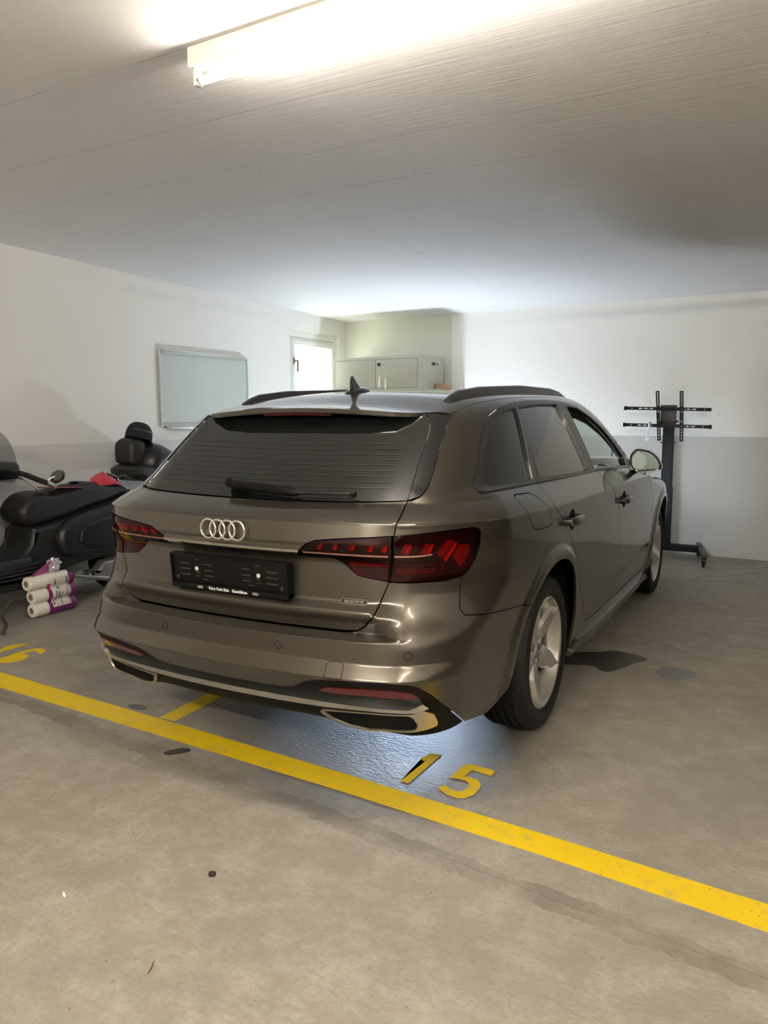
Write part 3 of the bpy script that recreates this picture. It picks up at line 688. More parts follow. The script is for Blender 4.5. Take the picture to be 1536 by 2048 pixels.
# shark-fin aerial
def roofz(x, y): return float(PT(x, y)[2])
AY0, AY1 = -.165, .035
bm = bmesh.new(); rows = []
for i in range(13):
    t = i/12; y = AY0+(AY1-AY0)*t; w = .034*math.sqrt(max(0, 1-(2*t-1)**2))**.8+.001; zb = roofz(0, y)-.002
    h = .022*math.sqrt(max(0, 1-(2*t-1)**2))
    rows.append([bm.verts.new((w*math.cos(a), y, zb+h*math.sin(a))) for a in np.linspace(0, math.pi, 11)])
for a, b in zip(rows[:-1], rows[1:]):
    for k in range(10): bm.faces.new((a[k], a[k+1], b[k+1], b[k]))
AE = frombm('roof_aerial', bm, MM['black_gloss'], CAR, True)
bm = bmesh.new(); fin = [(AY0+.040, 1.440), (AY0+.036, 1.470), (AY0+.040, 1.498), (AY0+.052, 1.502), (AY0+.066, 1.488), (AY0+.082, 1.466), (AY0+.105, 1.455), (AY0+.12, 1.440)]
A = [bm.verts.new((-.007 if z < 1.48 else -.003, y, z)) for y, z in fin]; B = [bm.verts.new((.007 if z < 1.48 else .003, y, z)) for y, z in fin]
bm.faces.new(A); bm.faces.new(B[::-1])
for i in range(len(fin)): bm.faces.new((A[i], A[(i+1) % len(fin)], B[(i+1) % len(fin)], B[i]))
bmesh.ops.bevel(bm, geom=bm.edges[:], offset=.002, segments=2, affect='EDGES')
frombm('aerial_fin', bm, MM['black_gloss'], AE, True, 50)
# roof rails
RTOP = [(-.235, 1.388), (-.19, 1.409), (-.12, 1.428), (.10, 1.450), (.65, 1.474), (1.18, 1.475), (1.36, 1.462), (1.52, 1.430)]
def rail(s):
    ys = np.concatenate([np.linspace(-.235, -.08, 12), np.linspace(-.04, 1.3, 30), np.linspace(1.33, 1.52, 10)]); V = []; F = []
    for y in ys:
        x0 = .512+.008*math.sin(max(0, min(1, (y+.2)/1.7))*math.pi); zt_ = float(np.interp(y, [a for a, b in RTOP], [b for a, b in RTOP])); zb = roofz(x0, y)-.006; zt_ = max(zt_, zb+.007)
        h = zt_-zb; w = .019
        for dx, dz in ((-w, 0), (-w*.95, .55), (-w*.6, .93), (-w*.2, 1.0), (w*.2, .99), (w*.55, .88), (w*.62, .60), (w*.80, .56), (w, .42), (w, 0)): V.append((s*(x0+dx), y, zb+dz*h))
    n = 10
    for i in range(len(ys)-1):
        for k in range(n): F.append((i*n+k, i*n+(k+1) % n, (i+1)*n+(k+1) % n, (i+1)*n+k))
    F += [tuple(range(n)), tuple((len(ys)-1)*n+k for k in range(n))]
    bm = bmesh.new(); vs = [bm.verts.new(v) for v in V]; [bm.faces.new([vs[i] for i in f]) for f in F]
    return frombm('roof_rail', bm, MM['trim'], CAR, True, 45)
rail(1); rail(-1)
# door handles
def handle(yc, z, s):
    uu = U1+yc
    q = [(uu+.048*math.cos(t), z+.046*math.sin(t)) for t in np.linspace(0, 2*math.pi, 28, endpoint=False)]
    R = skin('handle_recess', patch(q, off=.0008, flange=.002, gap=0, step=.02, fine=()), MM['shell'], CAR, s < 0)  # flat black disc, stands in for the shade of the handle hollow
    q = [(uu+.020*math.cos(t)-.035, z+.020*math.sin(t)) for t in np.linspace(0, 2*math.pi, 20, endpoint=False)]
    V = []; n = 12; xs = np.linspace(-1, 1, 13)
    for t in xs:
        y = yc+t*.105; x = float(side(np.float64(y), np.float64(z))); e = 1-abs(t)**5; prot = .012+.030*e; hh = .014+.007*(1-t*t)
        for k in range(n):
            a = 2*math.pi*k/n; V.append((s*(x+prot-.010+.011*math.copysign(abs(math.cos(a))**.7, math.cos(a))), y, z+hh*math.copysign(abs(math.sin(a))**.8, math.sin(a))))
    F = [(i*n+k, i*n+(k+1) % n, (i+1)*n+(k+1) % n, (i+1)*n+k) for i in range(12) for k in range(n)]+[tuple(range(n)), tuple(12*n+k for k in range(n))]
    bm = bmesh.new(); vs = [bm.verts.new(v) for v in V]; [bm.faces.new([vs[i] for i in f]) for f in F]
    H = frombm('door_handle', bm, mp, CAR, True, 60)
    x = float(side(np.float64(yc-.095), np.float64(z)))
    tubev = tube('handle_foot', [(s*(x-.002), yc-.098, z), (s*(x+.030), yc-.098, z)], .017, MM['black_gloss'], H, 12)
    x = float(side(np.float64(yc+.095), np.float64(z)))
    tube('handle_foot', [(s*(x-.002), yc+.095, z), (s*(x+.030), yc+.095, z)], .015, mp, H, 12)
for s in (1, -1): handle(.195, .874, s); handle(1.305, .856, s)
# door mirrors
MO = [(.891, 1.071), (.896, 1.095), (.914, 1.118), (.942, 1.126), (1.0, 1.113), (1.04, 1.083), (1.062, 1.048), (1.069, 1.022), (1.052, 1.005), (.961, .994), (.925, .997), (.897, 1.022)]
MOs = [tuple(p) for p in catmull(MO, 4, True)]; mc = np.mean(MO, axis=0)
def dmirror(s):
    V = []; n = len(MOs)
    for sc, y, dx in ((.86, 1.612, 0), (.90, 1.600, 0), (.99, 1.598, 0), (1.02, 1.606, 0), (1.03, 1.64, 0), (.96, 1.69, -.004), (.78, 1.73, -.010), (.45, 1.752, -.015), (.1, 1.758, -.018)):
        for p in MOs: V.append((s*(mc[0]+(p[0]-mc[0])*sc+dx), y+.0*(p[0]-mc[0]), mc[1]+(p[1]-mc[1])*sc))
    F = [(i*n+k, i*n+(k+1) % n, (i+1)*n+(k+1) % n, (i+1)*n+k) for i in range(8) for k in range(n)]+[tuple(8*n+k for k in range(n))]
    bm = bmesh.new(); vs = [bm.verts.new(v) for v in V]; [bm.faces.new([vs[i] for i in f]) for f in F]
    H = frombm('door_mirror', bm, MM['black_gloss'], CAR, True, 50)
    G = [(s*(mc[0]+(p[0]-mc[0])*.87), 1.606+(p[0]-mc[0])*.05, mc[1]+(p[1]-mc[1])*.85) for p in MOs]
    pydata('mirror_glass', G, [tuple(range(n)) if s > 0 else tuple(range(n))[::-1]], MM['mirror'], H)
    tube('mirror_stalk', [(s*.865, 1.70, .975), (s*.90, 1.69, .985), (s*.945, 1.66, 1.01)], [.030, .024, .018], MM['black_gloss'], H, 10, flat=.7)
dmirror(1); dmirror(-1)
# wheels
def wheel(x, y, s):
    W = Matrix.Translation((x, y, .328)) @ (Matrix.Rotation(0, 4, 'Z') if s > 0 else Matrix.Rotation(math.pi, 4, 'Z'))
    def put(o): o.data.transform(W); return o
    pr = [(-.085, .232), (-.100, .240), (-.110, .262), (-.112, .285), (-.106, .306), (-.094, .319), (-.080, .3255)]
    for g in (-.055, -.019, .019, .055): pr += [(g-.0055, .328), (g-.005, .321), (g+.005, .321), (g+.0055, .328)]
    pr += [(.080, .3255), (.094, .319), (.098, .3165), (.0985, .312), (.106, .306), (.112, .285), (.1125, .280), (.1115, .277), (.112, .272), (.110, .255), (.103, .242), (.096, .236), (.090, .232)]
    o = lathe('tyre', pr, TYRE, CAR, 96, 'X', ang=28); put(o); T = o
    # barrel and lip
    br = lathe('rim', [(-.098, .236), (-.098, .226), (-.085, .214), (.030, .198), (.062, .203), (.080, .216), (.094, .222), (.1005, .226), (.103, .232), (.100, .237), (.092, .236), (.07, .222), (-.08, .222)], MM['alloy'], CAR, 72, 'X', ang=40, closed=True); put(br)
    for k in range(5):
        a0 = -math.pi/2+k*2*math.pi/5-.17; rs = [.020, .045, .065, .09, .12, .15, .18, .200, .216, .229]
        wt = [.010, .012, .016, .027, .038, .034, .026, .018, .011, .006]; wb = [.016, .028, .034, .043, .050, .045, .037, .031, .032, .040]
        fx = [.058, .062, .064, .068, .076, .083, .088, .092, .095, .097]; V = []; n = 9
        for r, a, b, h in zip(rs, wt, wb, fx):
            for q, dx in ((-b, -.050), (-b, -.022), (-b*.94, -.018), (-a, -.004), (0, .006), (a, -.004), (b*.94, -.018), (b, -.022), (b, -.050)):
                c, d = math.cos(a0), math.sin(a0); V.append((h+dx, r*c-q*d, r*d+q*c))
        F = [(i*n+j, i*n+j+1, (i+1)*n+j+1, (i+1)*n+j) for i in range(len(rs)-1) for j in range(n-1)]+[(i*n, (i+1)*n, (i+1)*n+n-1, i*n+n-1) for i in range(len(rs)-1)]
        bm = bmesh.new(); vs = [bm.verts.new(v) for v in V]; [bm.faces.new([vs[i] for i in f]) for f in F]
        put(frombm('spoke', bm, MM['alloy'], br, True, 22))
    put(lathe('hub', [(-.02, .0), (-.02, .075), (.048, .072), (.056, .066), (.0585, .036), (.060, .034), (.060, .0)], MM['alloy_dark'], br, 40, 'X'))
    put(lathe('hub_cap', [(.060, .033), (.069, .031), (.072, .026), (.0725, 0)], MM['alloy_dark'], br, 32, 'X'))
    V = []; F = []
    for i in range(4):
        v, f = torus(.0068, .0009, (0, 0, 0), 1, 20, 5); v = [(.0738+q[1]*.6, -.0135+i*.009+q[0], q[2]) for q in v]; F += [tuple(q+len(V) for q in ff) for ff in f]; V += v
    put(pydata('cap_rings', V, F, MM['chrome'], br, True))
    for k in range(5):
        a = -math.pi/2+math.pi/5+k*2*math.pi/5-.17
        o = lathe('wheel_bolt', [(.050, .0), (.050, .013), (.059, .013), (.0595, .0095), (.064, .0085), (.064, 0)], MM['alloy_dark'], br, 16, 'X'); o.data.transform(Matrix.Translation((0, .056*math.cos(a), .056*math.sin(a)))); put(o)
    put(lathe('dust_shield', [(-.020, 0), (-.020, .196), (-.024, .196), (-.024, 0)], MM['shell'], CAR, 48, 'X'))
    put(lathe('brake_disc', [(-.015, .06), (-.015, .150), (.007, .150), (.007, .06)], MM['disc'], CAR, 48, 'X', closed=True))
    o = box('brake_caliper', (-.04, .09, -.07), (.03, .165, .07), MM['black_plastic'], CAR, .012); put(o)
TYRE, _t, _b = nt('tyre_rubber'); _b.inputs['Base Color'].default_value = (.0085, .008, .0075, 1); _b.inputs['Roughness'].default_value = .62; _b.inputs['Specular IOR Level'].default_value = .3
def tyre_bump(t, b):
    # block cuts across the tread, by angle around each axle
    g = t.nodes.new('ShaderNodeNewGeometry'); s = t.nodes.new('ShaderNodeSeparateXYZ'); t.links.new(g.outputs['Position'], s.inputs[0])
    def mt(op, x, y=None):
        m = t.nodes.new('ShaderNodeMath'); m.operation = op
        for i, v in enumerate((x, y)):
            if v is None: continue
            if isinstance(v, (int, float)): m.inputs[i].default_value = v
            else: t.links.new(v, m.inputs[i])
        return m.outputs[0]
    Y = mt('SUBTRACT', s.outputs[1], mt('MULTIPLY', mt('GREATER_THAN', s.outputs[1], 1.4), 2.822)); Z = mt('SUBTRACT', s.outputs[2], .328)
    r = mt('SQRT', mt('ADD', mt('MULTIPLY', Y, Y), mt('MULTIPLY', Z, Z))); ang = mt('ARCTAN2', Z, Y)
    cut = mt('LESS_THAN', mt('FRACT', mt('ADD', mt('MULTIPLY', ang, 11.3), mt('MULTIPLY', mt('ABSOLUTE', s.outputs[0]), 9))), .11)
    cut = mt('MULTIPLY', cut, mt('GREATER_THAN', r, .312)); n = t.nodes.new('ShaderNodeTexNoise'); n.inputs['Scale'].default_value = 60; t.links.new(g.outputs['Position'], n.inputs['Vector'])
    h = mt('SUBTRACT', mt('MULTIPLY', n.outputs[0], .15), cut); p = t.nodes.new('ShaderNodeBump'); p.inputs['Strength'].default_value = .9; p.inputs['Distance'].default_value = .003
    t.links.new(h, p.inputs['Height']); t.links.new(p.outputs[0], b.inputs['Normal'])
    m = t.nodes.new('ShaderNodeMix'); m.data_type = 'RGBA'; t.links.new(cut, m.inputs[0]); m.inputs[6].default_value = (.0085, .008, .0075, 1); m.inputs[7].default_value = (.003, .003, .003, 1); t.links.new(m.outputs[2], b.inputs['Base Color'])
tyre_bump(_t, _b)
for y in (0., 2.822): wheel(.772, y, 1); wheel(-.772, y, -1)
# wheel-arch liners and underbody
for y in (-.01, 2.82):
    for s in (1, -1):
        V = []; F = []; n = 24
        for i in range(n+1):
            a = math.radians(-16+212*i/n)
            for x, r in ((.865, .402), (.50, .402)): V.append((s*x, y+r*math.cos(a), .335+r*math.sin(a)))
        for i in range(n): F.append((2*i, 2*i+1, 2*i+3, 2*i+2))
        k = len(V); V += [(s*.50, y, .335)]; F += [(2*i+1, 2*i+3, k) for i in range(n)]
        pydata('arch_liner', V, F, MM['shell'], CAR, True)
bm = bmesh.new(); bmbox(bm, (-.50, -.55, .215), (.50, 3.45, .30)); bmbox(bm, (-.80, .45, .205), (.80, 2.38, .30)); bmbox(bm, (-.66, -.80, .33), (.66, -.46, .40))
frombm('underbody', bm, MM['shell'], CAR)
# cabin: seats, dash, wheel
fab = M('seat_leather', (.012, .012, .012), .5)
for sx in (.37, -.37):
    bm = bmesh.new(); bmbox(bm, (sx-.26, 1.02, .42), (sx+.26, 1.55, .58), .05, 3)
    bmbox(bm, (sx-.25, .84, .50), (sx+.25, .98, 1.14), .06, 3, Matrix.Translation((sx, .9, .5)) @ Matrix.Rotation(math.radians(-14), 4, 'X').inverted() @ Matrix.Translation((-sx, -.9, -.5)))
    bmbox(bm, (sx-.13, .66, 1.12), (sx+.13, .76, 1.30), .04, 3)
    frombm('front_seat', bm, fab, CAR, True)
bm = bmesh.new(); bmbox(bm, (-.66, -.05, .45), (.66, .4, .60), .05, 3); bmbox(bm, (-.66, -.12, .55), (.66, .02, 1.10), .05, 3); frombm('rear_seat', bm, fab, CAR, True)
bm = bmesh.new(); bmbox(bm, (-.72, 1.85, .45), (.72, 2.25, .96), .06, 3); frombm('dashboard', bm, fab, CAR, True)
V, F = lathe_vf([(.012*math.cos(a), .175+.012*math.sin(a)) for a in np.linspace(0, 2*math.pi, 9)[:-1]], 36, 'Y', True)
o = pydata('steering_wheel', V, F, fab, CAR, True); o.data.transform(Matrix.Translation((-.37, 1.62, .93)) @ Matrix.Rotation(math.radians(25), 4, 'X'))
# low-beam bounce: the car's own head lamps shine on the wall ahead
for s in (1, -1):
    ld = bpy.data.lights.new('headlamp_beam', 'SPOT'); ld.energy = HEAD_POWER; ld.color = (.75, .87, 1.0); ld.spot_size = math.radians(110); ld.spot_blend = .6; ld.shadow_soft_size = .05
    lo = bpy.data.objects.new('headlamp_beam', ld); COL.objects.link(lo); lo.location = (s*.66, 3.70, .72); lo.rotation_euler = (math.radians(90), 0, 0); lo.parent = CAR
# ------------------------------------------------------------------ room shell
def tex_nodes(t, scale, detail=6, rough=.6, vec='Object', stretch=None, typ='Noise'):
    c = t.nodes.new('ShaderNodeTexCoord'); v = c.outputs[vec]
    if stretch:
        m = t.nodes.new('ShaderNodeMapping'); m.inputs['Scale'].default_value = stretch; t.links.new(v, m.inputs['Vector']); v = m.outputs[0]
    n = t.nodes.new('ShaderNodeTexNoise'); n.inputs['Scale'].default_value = scale; n.inputs['Detail'].default_value = detail; n.inputs['Roughness'].default_value = rough
    t.links.new(v, n.inputs['Vector']); return n.outputs['Fac']
def ramp(t, fac, stops):
    r = t.nodes.new('ShaderNodeValToRGB'); r.color_ramp.elements[0].position = stops[0][0]; r.color_ramp.elements[0].color = (*stops[0][1], 1)
    r.color_ramp.elements[1].position = stops[1][0]; r.color_ramp.elements[1].color = (*stops[1][1], 1)
    for p, c in stops[2:]:
        e = r.color_ramp.elements.new(p); e.color = (*c, 1)
    t.links.new(fac, r.inputs[0]); return r.outputs[0]
def mixc(t, fac, a, b, blend='MIX'):
    m = t.nodes.new('ShaderNodeMix'); m.data_type = 'RGBA'; m.blend_type = blend
    for s, v in ((0, fac), (6, a), (7, b)):
        if isinstance(v, (int, float)): m.inputs[s].default_value = v
        elif isinstance(v, tuple): m.inputs[s].default_value = (*v, 1)
        else: t.links.new(v, m.inputs[s])
    return m.outputs[2]
def math_(t, op, a, b=None, c=None):
    m = t.nodes.new('ShaderNodeMath'); m.operation = op
    for i, v in enumerate((a, b, c)):
        if v is None: continue
        if isinstance(v, (int, float)): m.inputs[i].default_value = v
        else: t.links.new(v, m.inputs[i])
    return m.outputs[0]
g3 = lambda v: (v, v, v)
def world_xyz(t):
    g = t.nodes.new('ShaderNodeNewGeometry'); s = t.nodes.new('ShaderNodeSeparateXYZ'); t.links.new(g.outputs['Position'], s.inputs[0]); return s.outputs, g.outputs['Position']
def noise_at(t, vec, scale, detail=4, rough=.55, stretch=None, rot=0):
    if stretch or rot:
        m = t.nodes.new('ShaderNodeMapping'); m.inputs['Scale'].default_value = stretch or (1, 1, 1); m.inputs['Rotation'].default_value = (0, 0, rot); t.links.new(vec, m.inputs['Vector']); vec = m.outputs[0]
    n = t.nodes.new('ShaderNodeTexNoise'); n.inputs['Scale'].default_value = scale; n.inputs['Detail'].default_value = detail; n.inputs['Roughness'].default_value = rough; t.links.new(vec, n.inputs['Vector']); return n.outputs['Fac']
def wall_mat(name, band=True, white=(.84, .84, .81), grey=(.58, .575, .56)):
    m, t, b = nt(name); (x, y, z), pos = world_xyz(t)
    col = mixc(t, noise_at(t, pos, 1.3, 3), white, tuple(v*.93 for v in white))
    if band:
        wob = math_(t, 'MULTIPLY', noise_at(t, pos, 3.0, 2), .010); step = math_(t, 'LESS_THAN', math_(t, 'ADD', z, wob), 1.130)
        gc = mixc(t, noise_at(t, pos, 2.2, 5, .7), grey, tuple(v*.88 for v in grey)); col = mixc(t, step, col, gc)
    # pits and marks
    v = t.nodes.new('ShaderNodeTexVoronoi'); v.inputs['Scale'].default_value = 9; t.links.new(pos, v.inputs['Vector'])
    pit = math_(t, 'LESS_THAN', v.outputs['Distance'], .055); big = math_(t, 'GREATER_THAN', noise_at(t, pos, .9, 2), .50); pit = math_(t, 'MULTIPLY', pit, big)
    col = mixc(t, math_(t, 'MULTIPLY', pit, .45), col, (.25, .25, .24)); t.links.new(col, b.inputs['Base Color']); b.inputs['Roughness'].default_value = .75; b.inputs['Specular IOR Level'].default_value = .25
    bp = t.nodes.new('ShaderNodeBump'); bp.inputs['Strength'].default_value = .25; bp.inputs['Distance'].default_value = .004
    h = math_(t, 'SUBTRACT', noise_at(t, pos, 25, 5, .6), math_(t, 'MULTIPLY', pit, .8)); t.links.new(h, bp.inputs['Height']); t.links.new(bp.outputs[0], b.inputs['Normal']); return m
def floor_mat():
    m, t, b = nt('concrete_floor'); (x, y, z), pos = world_xyz(t)
    big = noise_at(t, pos, 1.1, 6, .62); med = noise_at(t, pos, 7.5, 8, .74); fine = noise_at(t, pos, 60, 5, .7); streak = noise_at(t, pos, 2.4, 7, .68, (1, 1.9, 1), rot=.11)
    c = ramp(t, big, [(.25, (.230, .203, .164)), (.75, (.298, .268, .220))])
    c = mixc(t, ramp(t, med, [(.44, g3(0)), (.66, g3(.60))]), c, (.42, .392, .342)); c = mixc(t, ramp(t, streak, [(.52, g3(0)), (.68, g3(.55))]), c, (.200, .180, .150))
    c = mixc(t, ramp(t, fine, [(.30, g3(.5)), (.46, g3(0))]), c, (.19, .17, .14))
    grit = noise_at(t, pos, 170, 3, .6); c = mixc(t, ramp(t, grit, [(.52, g3(0)), (.72, g3(.55))]), c, (.20, .175, .145)); bl = noise_at(t, pos, .9, 6, .66); c = mixc(t, ramp(t, bl, [(.54, g3(0)), (.64, g3(.42))]), c, (.21, .188, .155))
    # worn joint running beside the yellow line with a darker stained strip
    d = math_(t, 'ADD', math_(t, 'ADD', y, 1.005), math_(t, 'MULTIPLY', x, .111)); dw = math_(t, 'ADD', d, math_(t, 'MULTIPLY', math_(t, 'SUBTRACT', noise_at(t, pos, 7, 5, .7), .5), .10))
    st = math_(t, 'MULTIPLY', math_(t, 'LESS_THAN', dw, .035), math_(t, 'GREATER_THAN', dw, -.055)); c = mixc(t, math_(t, 'MULTIPLY', st, ramp(t, noise_at(t, pos, 2.6, 5, .7), [(.40, g3(0)), (.60, g3(.75))])), c, (.15, .13, .105))
    j = math_(t, 'LESS_THAN', math_(t, 'ABSOLUTE', math_(t, 'ADD', d, math_(t, 'MULTIPLY', math_(t, 'SUBTRACT', noise_at(t, pos, 3, 3), .5), .02))), .0022); c = mixc(t, math_(t, 'MULTIPLY', j, .5), c, (.12, .105, .09))
    # hairline cracks
    vo = t.nodes.new('ShaderNodeTexVoronoi'); vo.feature = 'DISTANCE_TO_EDGE'; vo.inputs['Scale'].default_value = 1.1; mp2 = t.nodes.new('ShaderNodeVectorMath'); mp2.operation = 'ADD'
    nn = t.nodes.new('ShaderNodeTexNoise'); nn.inputs['Scale'].default_value = 3.5; t.links.new(pos, nn.inputs['Vector']); t.links.new(pos, mp2.inputs[0]); t.links.new(nn.outputs['Color'], mp2.inputs[1]); t.links.new(mp2.outputs[0], vo.inputs['Vector'])
    ck = math_(t, 'MULTIPLY', math_(t, 'LESS_THAN', vo.outputs['Distance'], .0010), math_(t, 'GREATER_THAN', med, .53)); c = mixc(t, math_(t, 'MULTIPLY', ck, .35), c, (.11, .095, .08))
    # small pits
    v = t.nodes.new('ShaderNodeTexVoronoi'); v.inputs['Scale'].default_value = 26; t.links.new(pos, v.inputs['Vector']); pit = math_(t, 'MULTIPLY', math_(t, 'LESS_THAN', v.outputs['Distance'], .07), math_(t, 'GREATER_THAN', noise_at(t, pos, 2.2, 3), .55)); c = mixc(t, math_(t, 'MULTIPLY', pit, .7), c, (.06, .052, .045))
    # damp, smoother area behind the car
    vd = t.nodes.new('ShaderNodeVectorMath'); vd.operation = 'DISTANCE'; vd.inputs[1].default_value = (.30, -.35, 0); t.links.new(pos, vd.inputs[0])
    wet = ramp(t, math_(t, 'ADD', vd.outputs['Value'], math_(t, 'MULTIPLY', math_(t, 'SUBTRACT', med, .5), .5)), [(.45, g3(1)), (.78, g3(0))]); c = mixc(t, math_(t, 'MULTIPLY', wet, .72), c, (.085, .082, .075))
    t.links.new(c, b.inputs['Base Color'])
    rg = math_(t, 'SUBTRACT', math_(t, 'ADD', .50, math_(t, 'MULTIPLY', med, .22)), math_(t, 'MULTIPLY', wet, .26)); t.links.new(rg, b.inputs['Roughness']); b.inputs['Specular IOR Level'].default_value = .5
    bp = t.nodes.new('ShaderNodeBump'); bp.inputs['Distance'].default_value = .004; t.links.new(math_(t, 'ADD', .6, math_(t, 'MULTIPLY', wet, .4)), bp.inputs['Strength']); t.links.new(math_(t, 'ADD', .0035, math_(t, 'MULTIPLY', wet, .007)), bp.inputs['Distance'])
    h = math_(t, 'ADD', math_(t, 'MULTIPLY', noise_at(t, pos, 34, 6, .65, (1, 2.2, 1)), 1.1), math_(t, 'SUBTRACT', math_(t, 'MULTIPLY', fine, .25), math_(t, 'MULTIPLY', j, 1.2))); t.links.new(h, bp.inputs['Height']); t.links.new(bp.outputs[0], b.inputs['Normal']); return m
def ceil_mat():
    m, t, b = nt('painted_concrete_ceiling'); (x, y, z), pos = world_xyz(t)
    c = mixc(t, noise_at(t, pos, 1.5, 4), (.80, .795, .81), (.87, .865, .88)); sk = noise_at(t, pos, 8, 6, .7, (.25, 4, 1), rot=.045)
    # formwork board joints along X every 0.5 m, and one along Y
    ph = math_(t, 'FRACT', math_(t, 'DIVIDE', math_(t, 'ADD', math_(t, 'ADD', y, 10.27), math_(t, 'MULTIPLY', x, .02)), .50)); j = math_(t, 'LESS_THAN', math_(t, 'ABSOLUTE', math_(t, 'SUBTRACT', ph, .5)), .006)
    j = math_(t, 'MULTIPLY', j, math_(t, 'GREATER_THAN', noise_at(t, pos, 1.4, 2), .44)); j2 = math_(t, 'MULTIPLY', math_(t, 'LESS_THAN', math_(t, 'ABSOLUTE', math_(t, 'ADD', x, .69)), .003), math_(t, 'MULTIPLY', math_(t, 'GREATER_THAN', y, .37), math_(t, 'LESS_THAN', y, 3.75)))
    jj = math_(t, 'MAXIMUM', j, j2); c = mixc(t, math_(t, 'MULTIPLY', jj, .30), c, (.34, .33, .32)); v = t.nodes.new('ShaderNodeTexVoronoi'); v.inputs['Scale'].default_value = 4; t.links.new(pos, v.inputs['Vector'])
    pit = math_(t, 'LESS_THAN', v.outputs['Distance'], .028); c = mixc(t, math_(t, 'MULTIPLY', pit, .5), c, (.3, .29, .28)); t.links.new(c, b.inputs['Base Color']); b.inputs['Roughness'].default_value = .7; b.inputs['Specular IOR Level'].default_value = .25
    bp = t.nodes.new('ShaderNodeBump'); bp.inputs['Strength'].default_value = .8; bp.inputs['Distance'].default_value = .006
    h = math_(t, 'SUBTRACT', math_(t, 'MULTIPLY', sk, .6), math_(t, 'MULTIPLY', jj, .8)); t.links.new(h, bp.inputs['Height']); t.links.new(bp.outputs[0], b.inputs['Normal']); return m
WL = Matrix.Translation((-3.20, .10, 0)) @ Matrix.Rotation(-math.atan2(.12, 4.8), 4, 'Z')     # left wall frame: x into room, y along
WB = Matrix.Translation((1.35, 4.637, 0)) @ Matrix.Rotation(-math.atan2(.263, 4.43), 4, 'Z')  # back wall frame: x along (right), y into wall
wm = wall_mat('painted_wall'); wml = wall_mat('painted_wall_left', grey=(.74, .74, .73)); wmr = wall_mat('painted_wall_dado', grey=(.075, .075, .078)); wc = wall_mat('painted_wall_corner', True, (.68, .69, .61), (.42, .41, .38))  # right wall's lower band darkened to put a dark reflection on the car
bm = bmesh.new()
def holed(bm, M_, s0, s1, z0, z1, h, t0, t1, axis):
    # a slab with a rectangular hole h=(a0,a1,b0,b1), thickness t0..t1
    a0, a1, b0, b1 = h
    for (p, q, r, s) in ((s0, a0, z0, z1), (a1, s1, z0, z1), (a0, a1, z0, b0), (a0, a1, b1, z1)):
        if axis == 'y': bmbox(bm, (t0, p, r), (t1, q, s), 0, 2, M_)
        else: bmbox(bm, (p, t0, r), (q, t1, s), 0, 2, M_)
WY0, WY1, WZ0, WZ1 = 3.70, 4.69, 1.44, 2.262
holed(bm, WL, -8.3, 4.83, -.02, 2.75, (WY0, WY1, WZ0, WZ1), -.30, 0, 'y')
tag(frombm('wall_left', bm, wml), kind='structure')
tag(box('wall_back', (-3.005, 0, -.02), (4.4, .25, 2.75), wm, mat=WB), kind='structure')
tag(box('wall_back_corner', (-4.75, .012, -.02), (-3.005, .25, 2.75), wc, mat=WB), kind='structure')
tag(box('wall_right', (4.2, -6.4, -.02), (4.45, 4.9, 2.75), wmr), kind='structure')
tag(box('wall_front', (-3.8, -6.6, -.02), (4.45, -6.35, 2.80), wm), kind='structure')
tag(pydata('floor', [(-3.9, -8.8, 0), (5.6, -8.8, 0), (5.6, 5.3, 0), (-3.9, 5.3, 0), (-3.9, -8.8, -.2), (5.6, -8.8, -.2), (5.6, 5.3, -.2), (-3.9, 5.3, -.2)], [(0, 1, 2, 3), (7, 6, 5, 4), (0, 4, 5, 1), (1, 5, 6, 2), (2, 6, 7, 3), (3, 7, 4, 0)], floor_mat()), kind='structure')
cz = lambda x, y: 2.514-.007*x-.020*y
cs = [(-3.9, -8.8), (5.6, -8.8), (5.6, 5.3), (-3.9, 5.3)]
tag(pydata('ceiling', [(x, y, cz(x, y)) for x, y in cs]+[(x, y, cz(x, y)+.2) for x, y in cs], [(3, 2, 1, 0), (4, 5, 6, 7), (0, 1, 5, 4), (1, 2, 6, 5), (2, 3, 7, 6), (3, 0, 4, 7)], ceil_mat()), kind='structure')
# window in the left wall
pvc = M('window_white', (.78, .79, .77), .35)
gw = thin_glass('window_glass', (.95, .97, .96), 0, 1, 1.45)
bm = bmesh.new()
fy0, fy1, fz0, fz1 = 3.765, 4.655, 1.485, 2.19
def ring(bm, y0, y1, z0, z1, w, x0, x1, M_, bev=.004):
    for a, b in (((x0, y0, z0), (x1, y0+w, z1)), ((x0, y1-w, z0), (x1, y1, z1)), ((x0, y0+w, z0), (x1, y1-w, z0+w)), ((x0, y0+w, z1-w), (x1, y1-w, z1))): bmbox(bm, a, b, bev, 2, M_)
ring(bm, WY0, WY1, WZ0, WZ1, .068, -.26, -.045, WL, 0)
win = tag(frombm('window_1', bm, wm), kind='structure')
bm = bmesh.new(); ring(bm, fy0, fy1, fz0, fz1, .040, -.115, -.050, WL); ring(bm, fy0+.028, fy1-.028, fz0+.028, fz1-.028, .052, -.10, -.030, WL, .008); fr = frombm('window_frame', bm, pvc, win, True, 40)
bm = bmesh.new(); bmbox(bm, (-.075, fy0+.075, fz0+.075), (-.069, fy1-.075, fz1-.075), 0, 2, WL); frombm('pane', bm, gw, win)
hm = M('handle_grey', (.22, .21, .20), .35, .6)
bm = bmesh.new(); bmbox(bm, (-.030, fy0+.036, 1.895), (-.018, fy0+.066, 1.965), .006, 2, WL); bmbox(bm, (-.018, fy0+.044, 1.921), (.030, fy0+.058, 1.937), .004, 2, WL); bmbox(bm, (.018, fy0+.042, 1.81), (.034, fy0+.060, 1.937), .006, 2, WL)
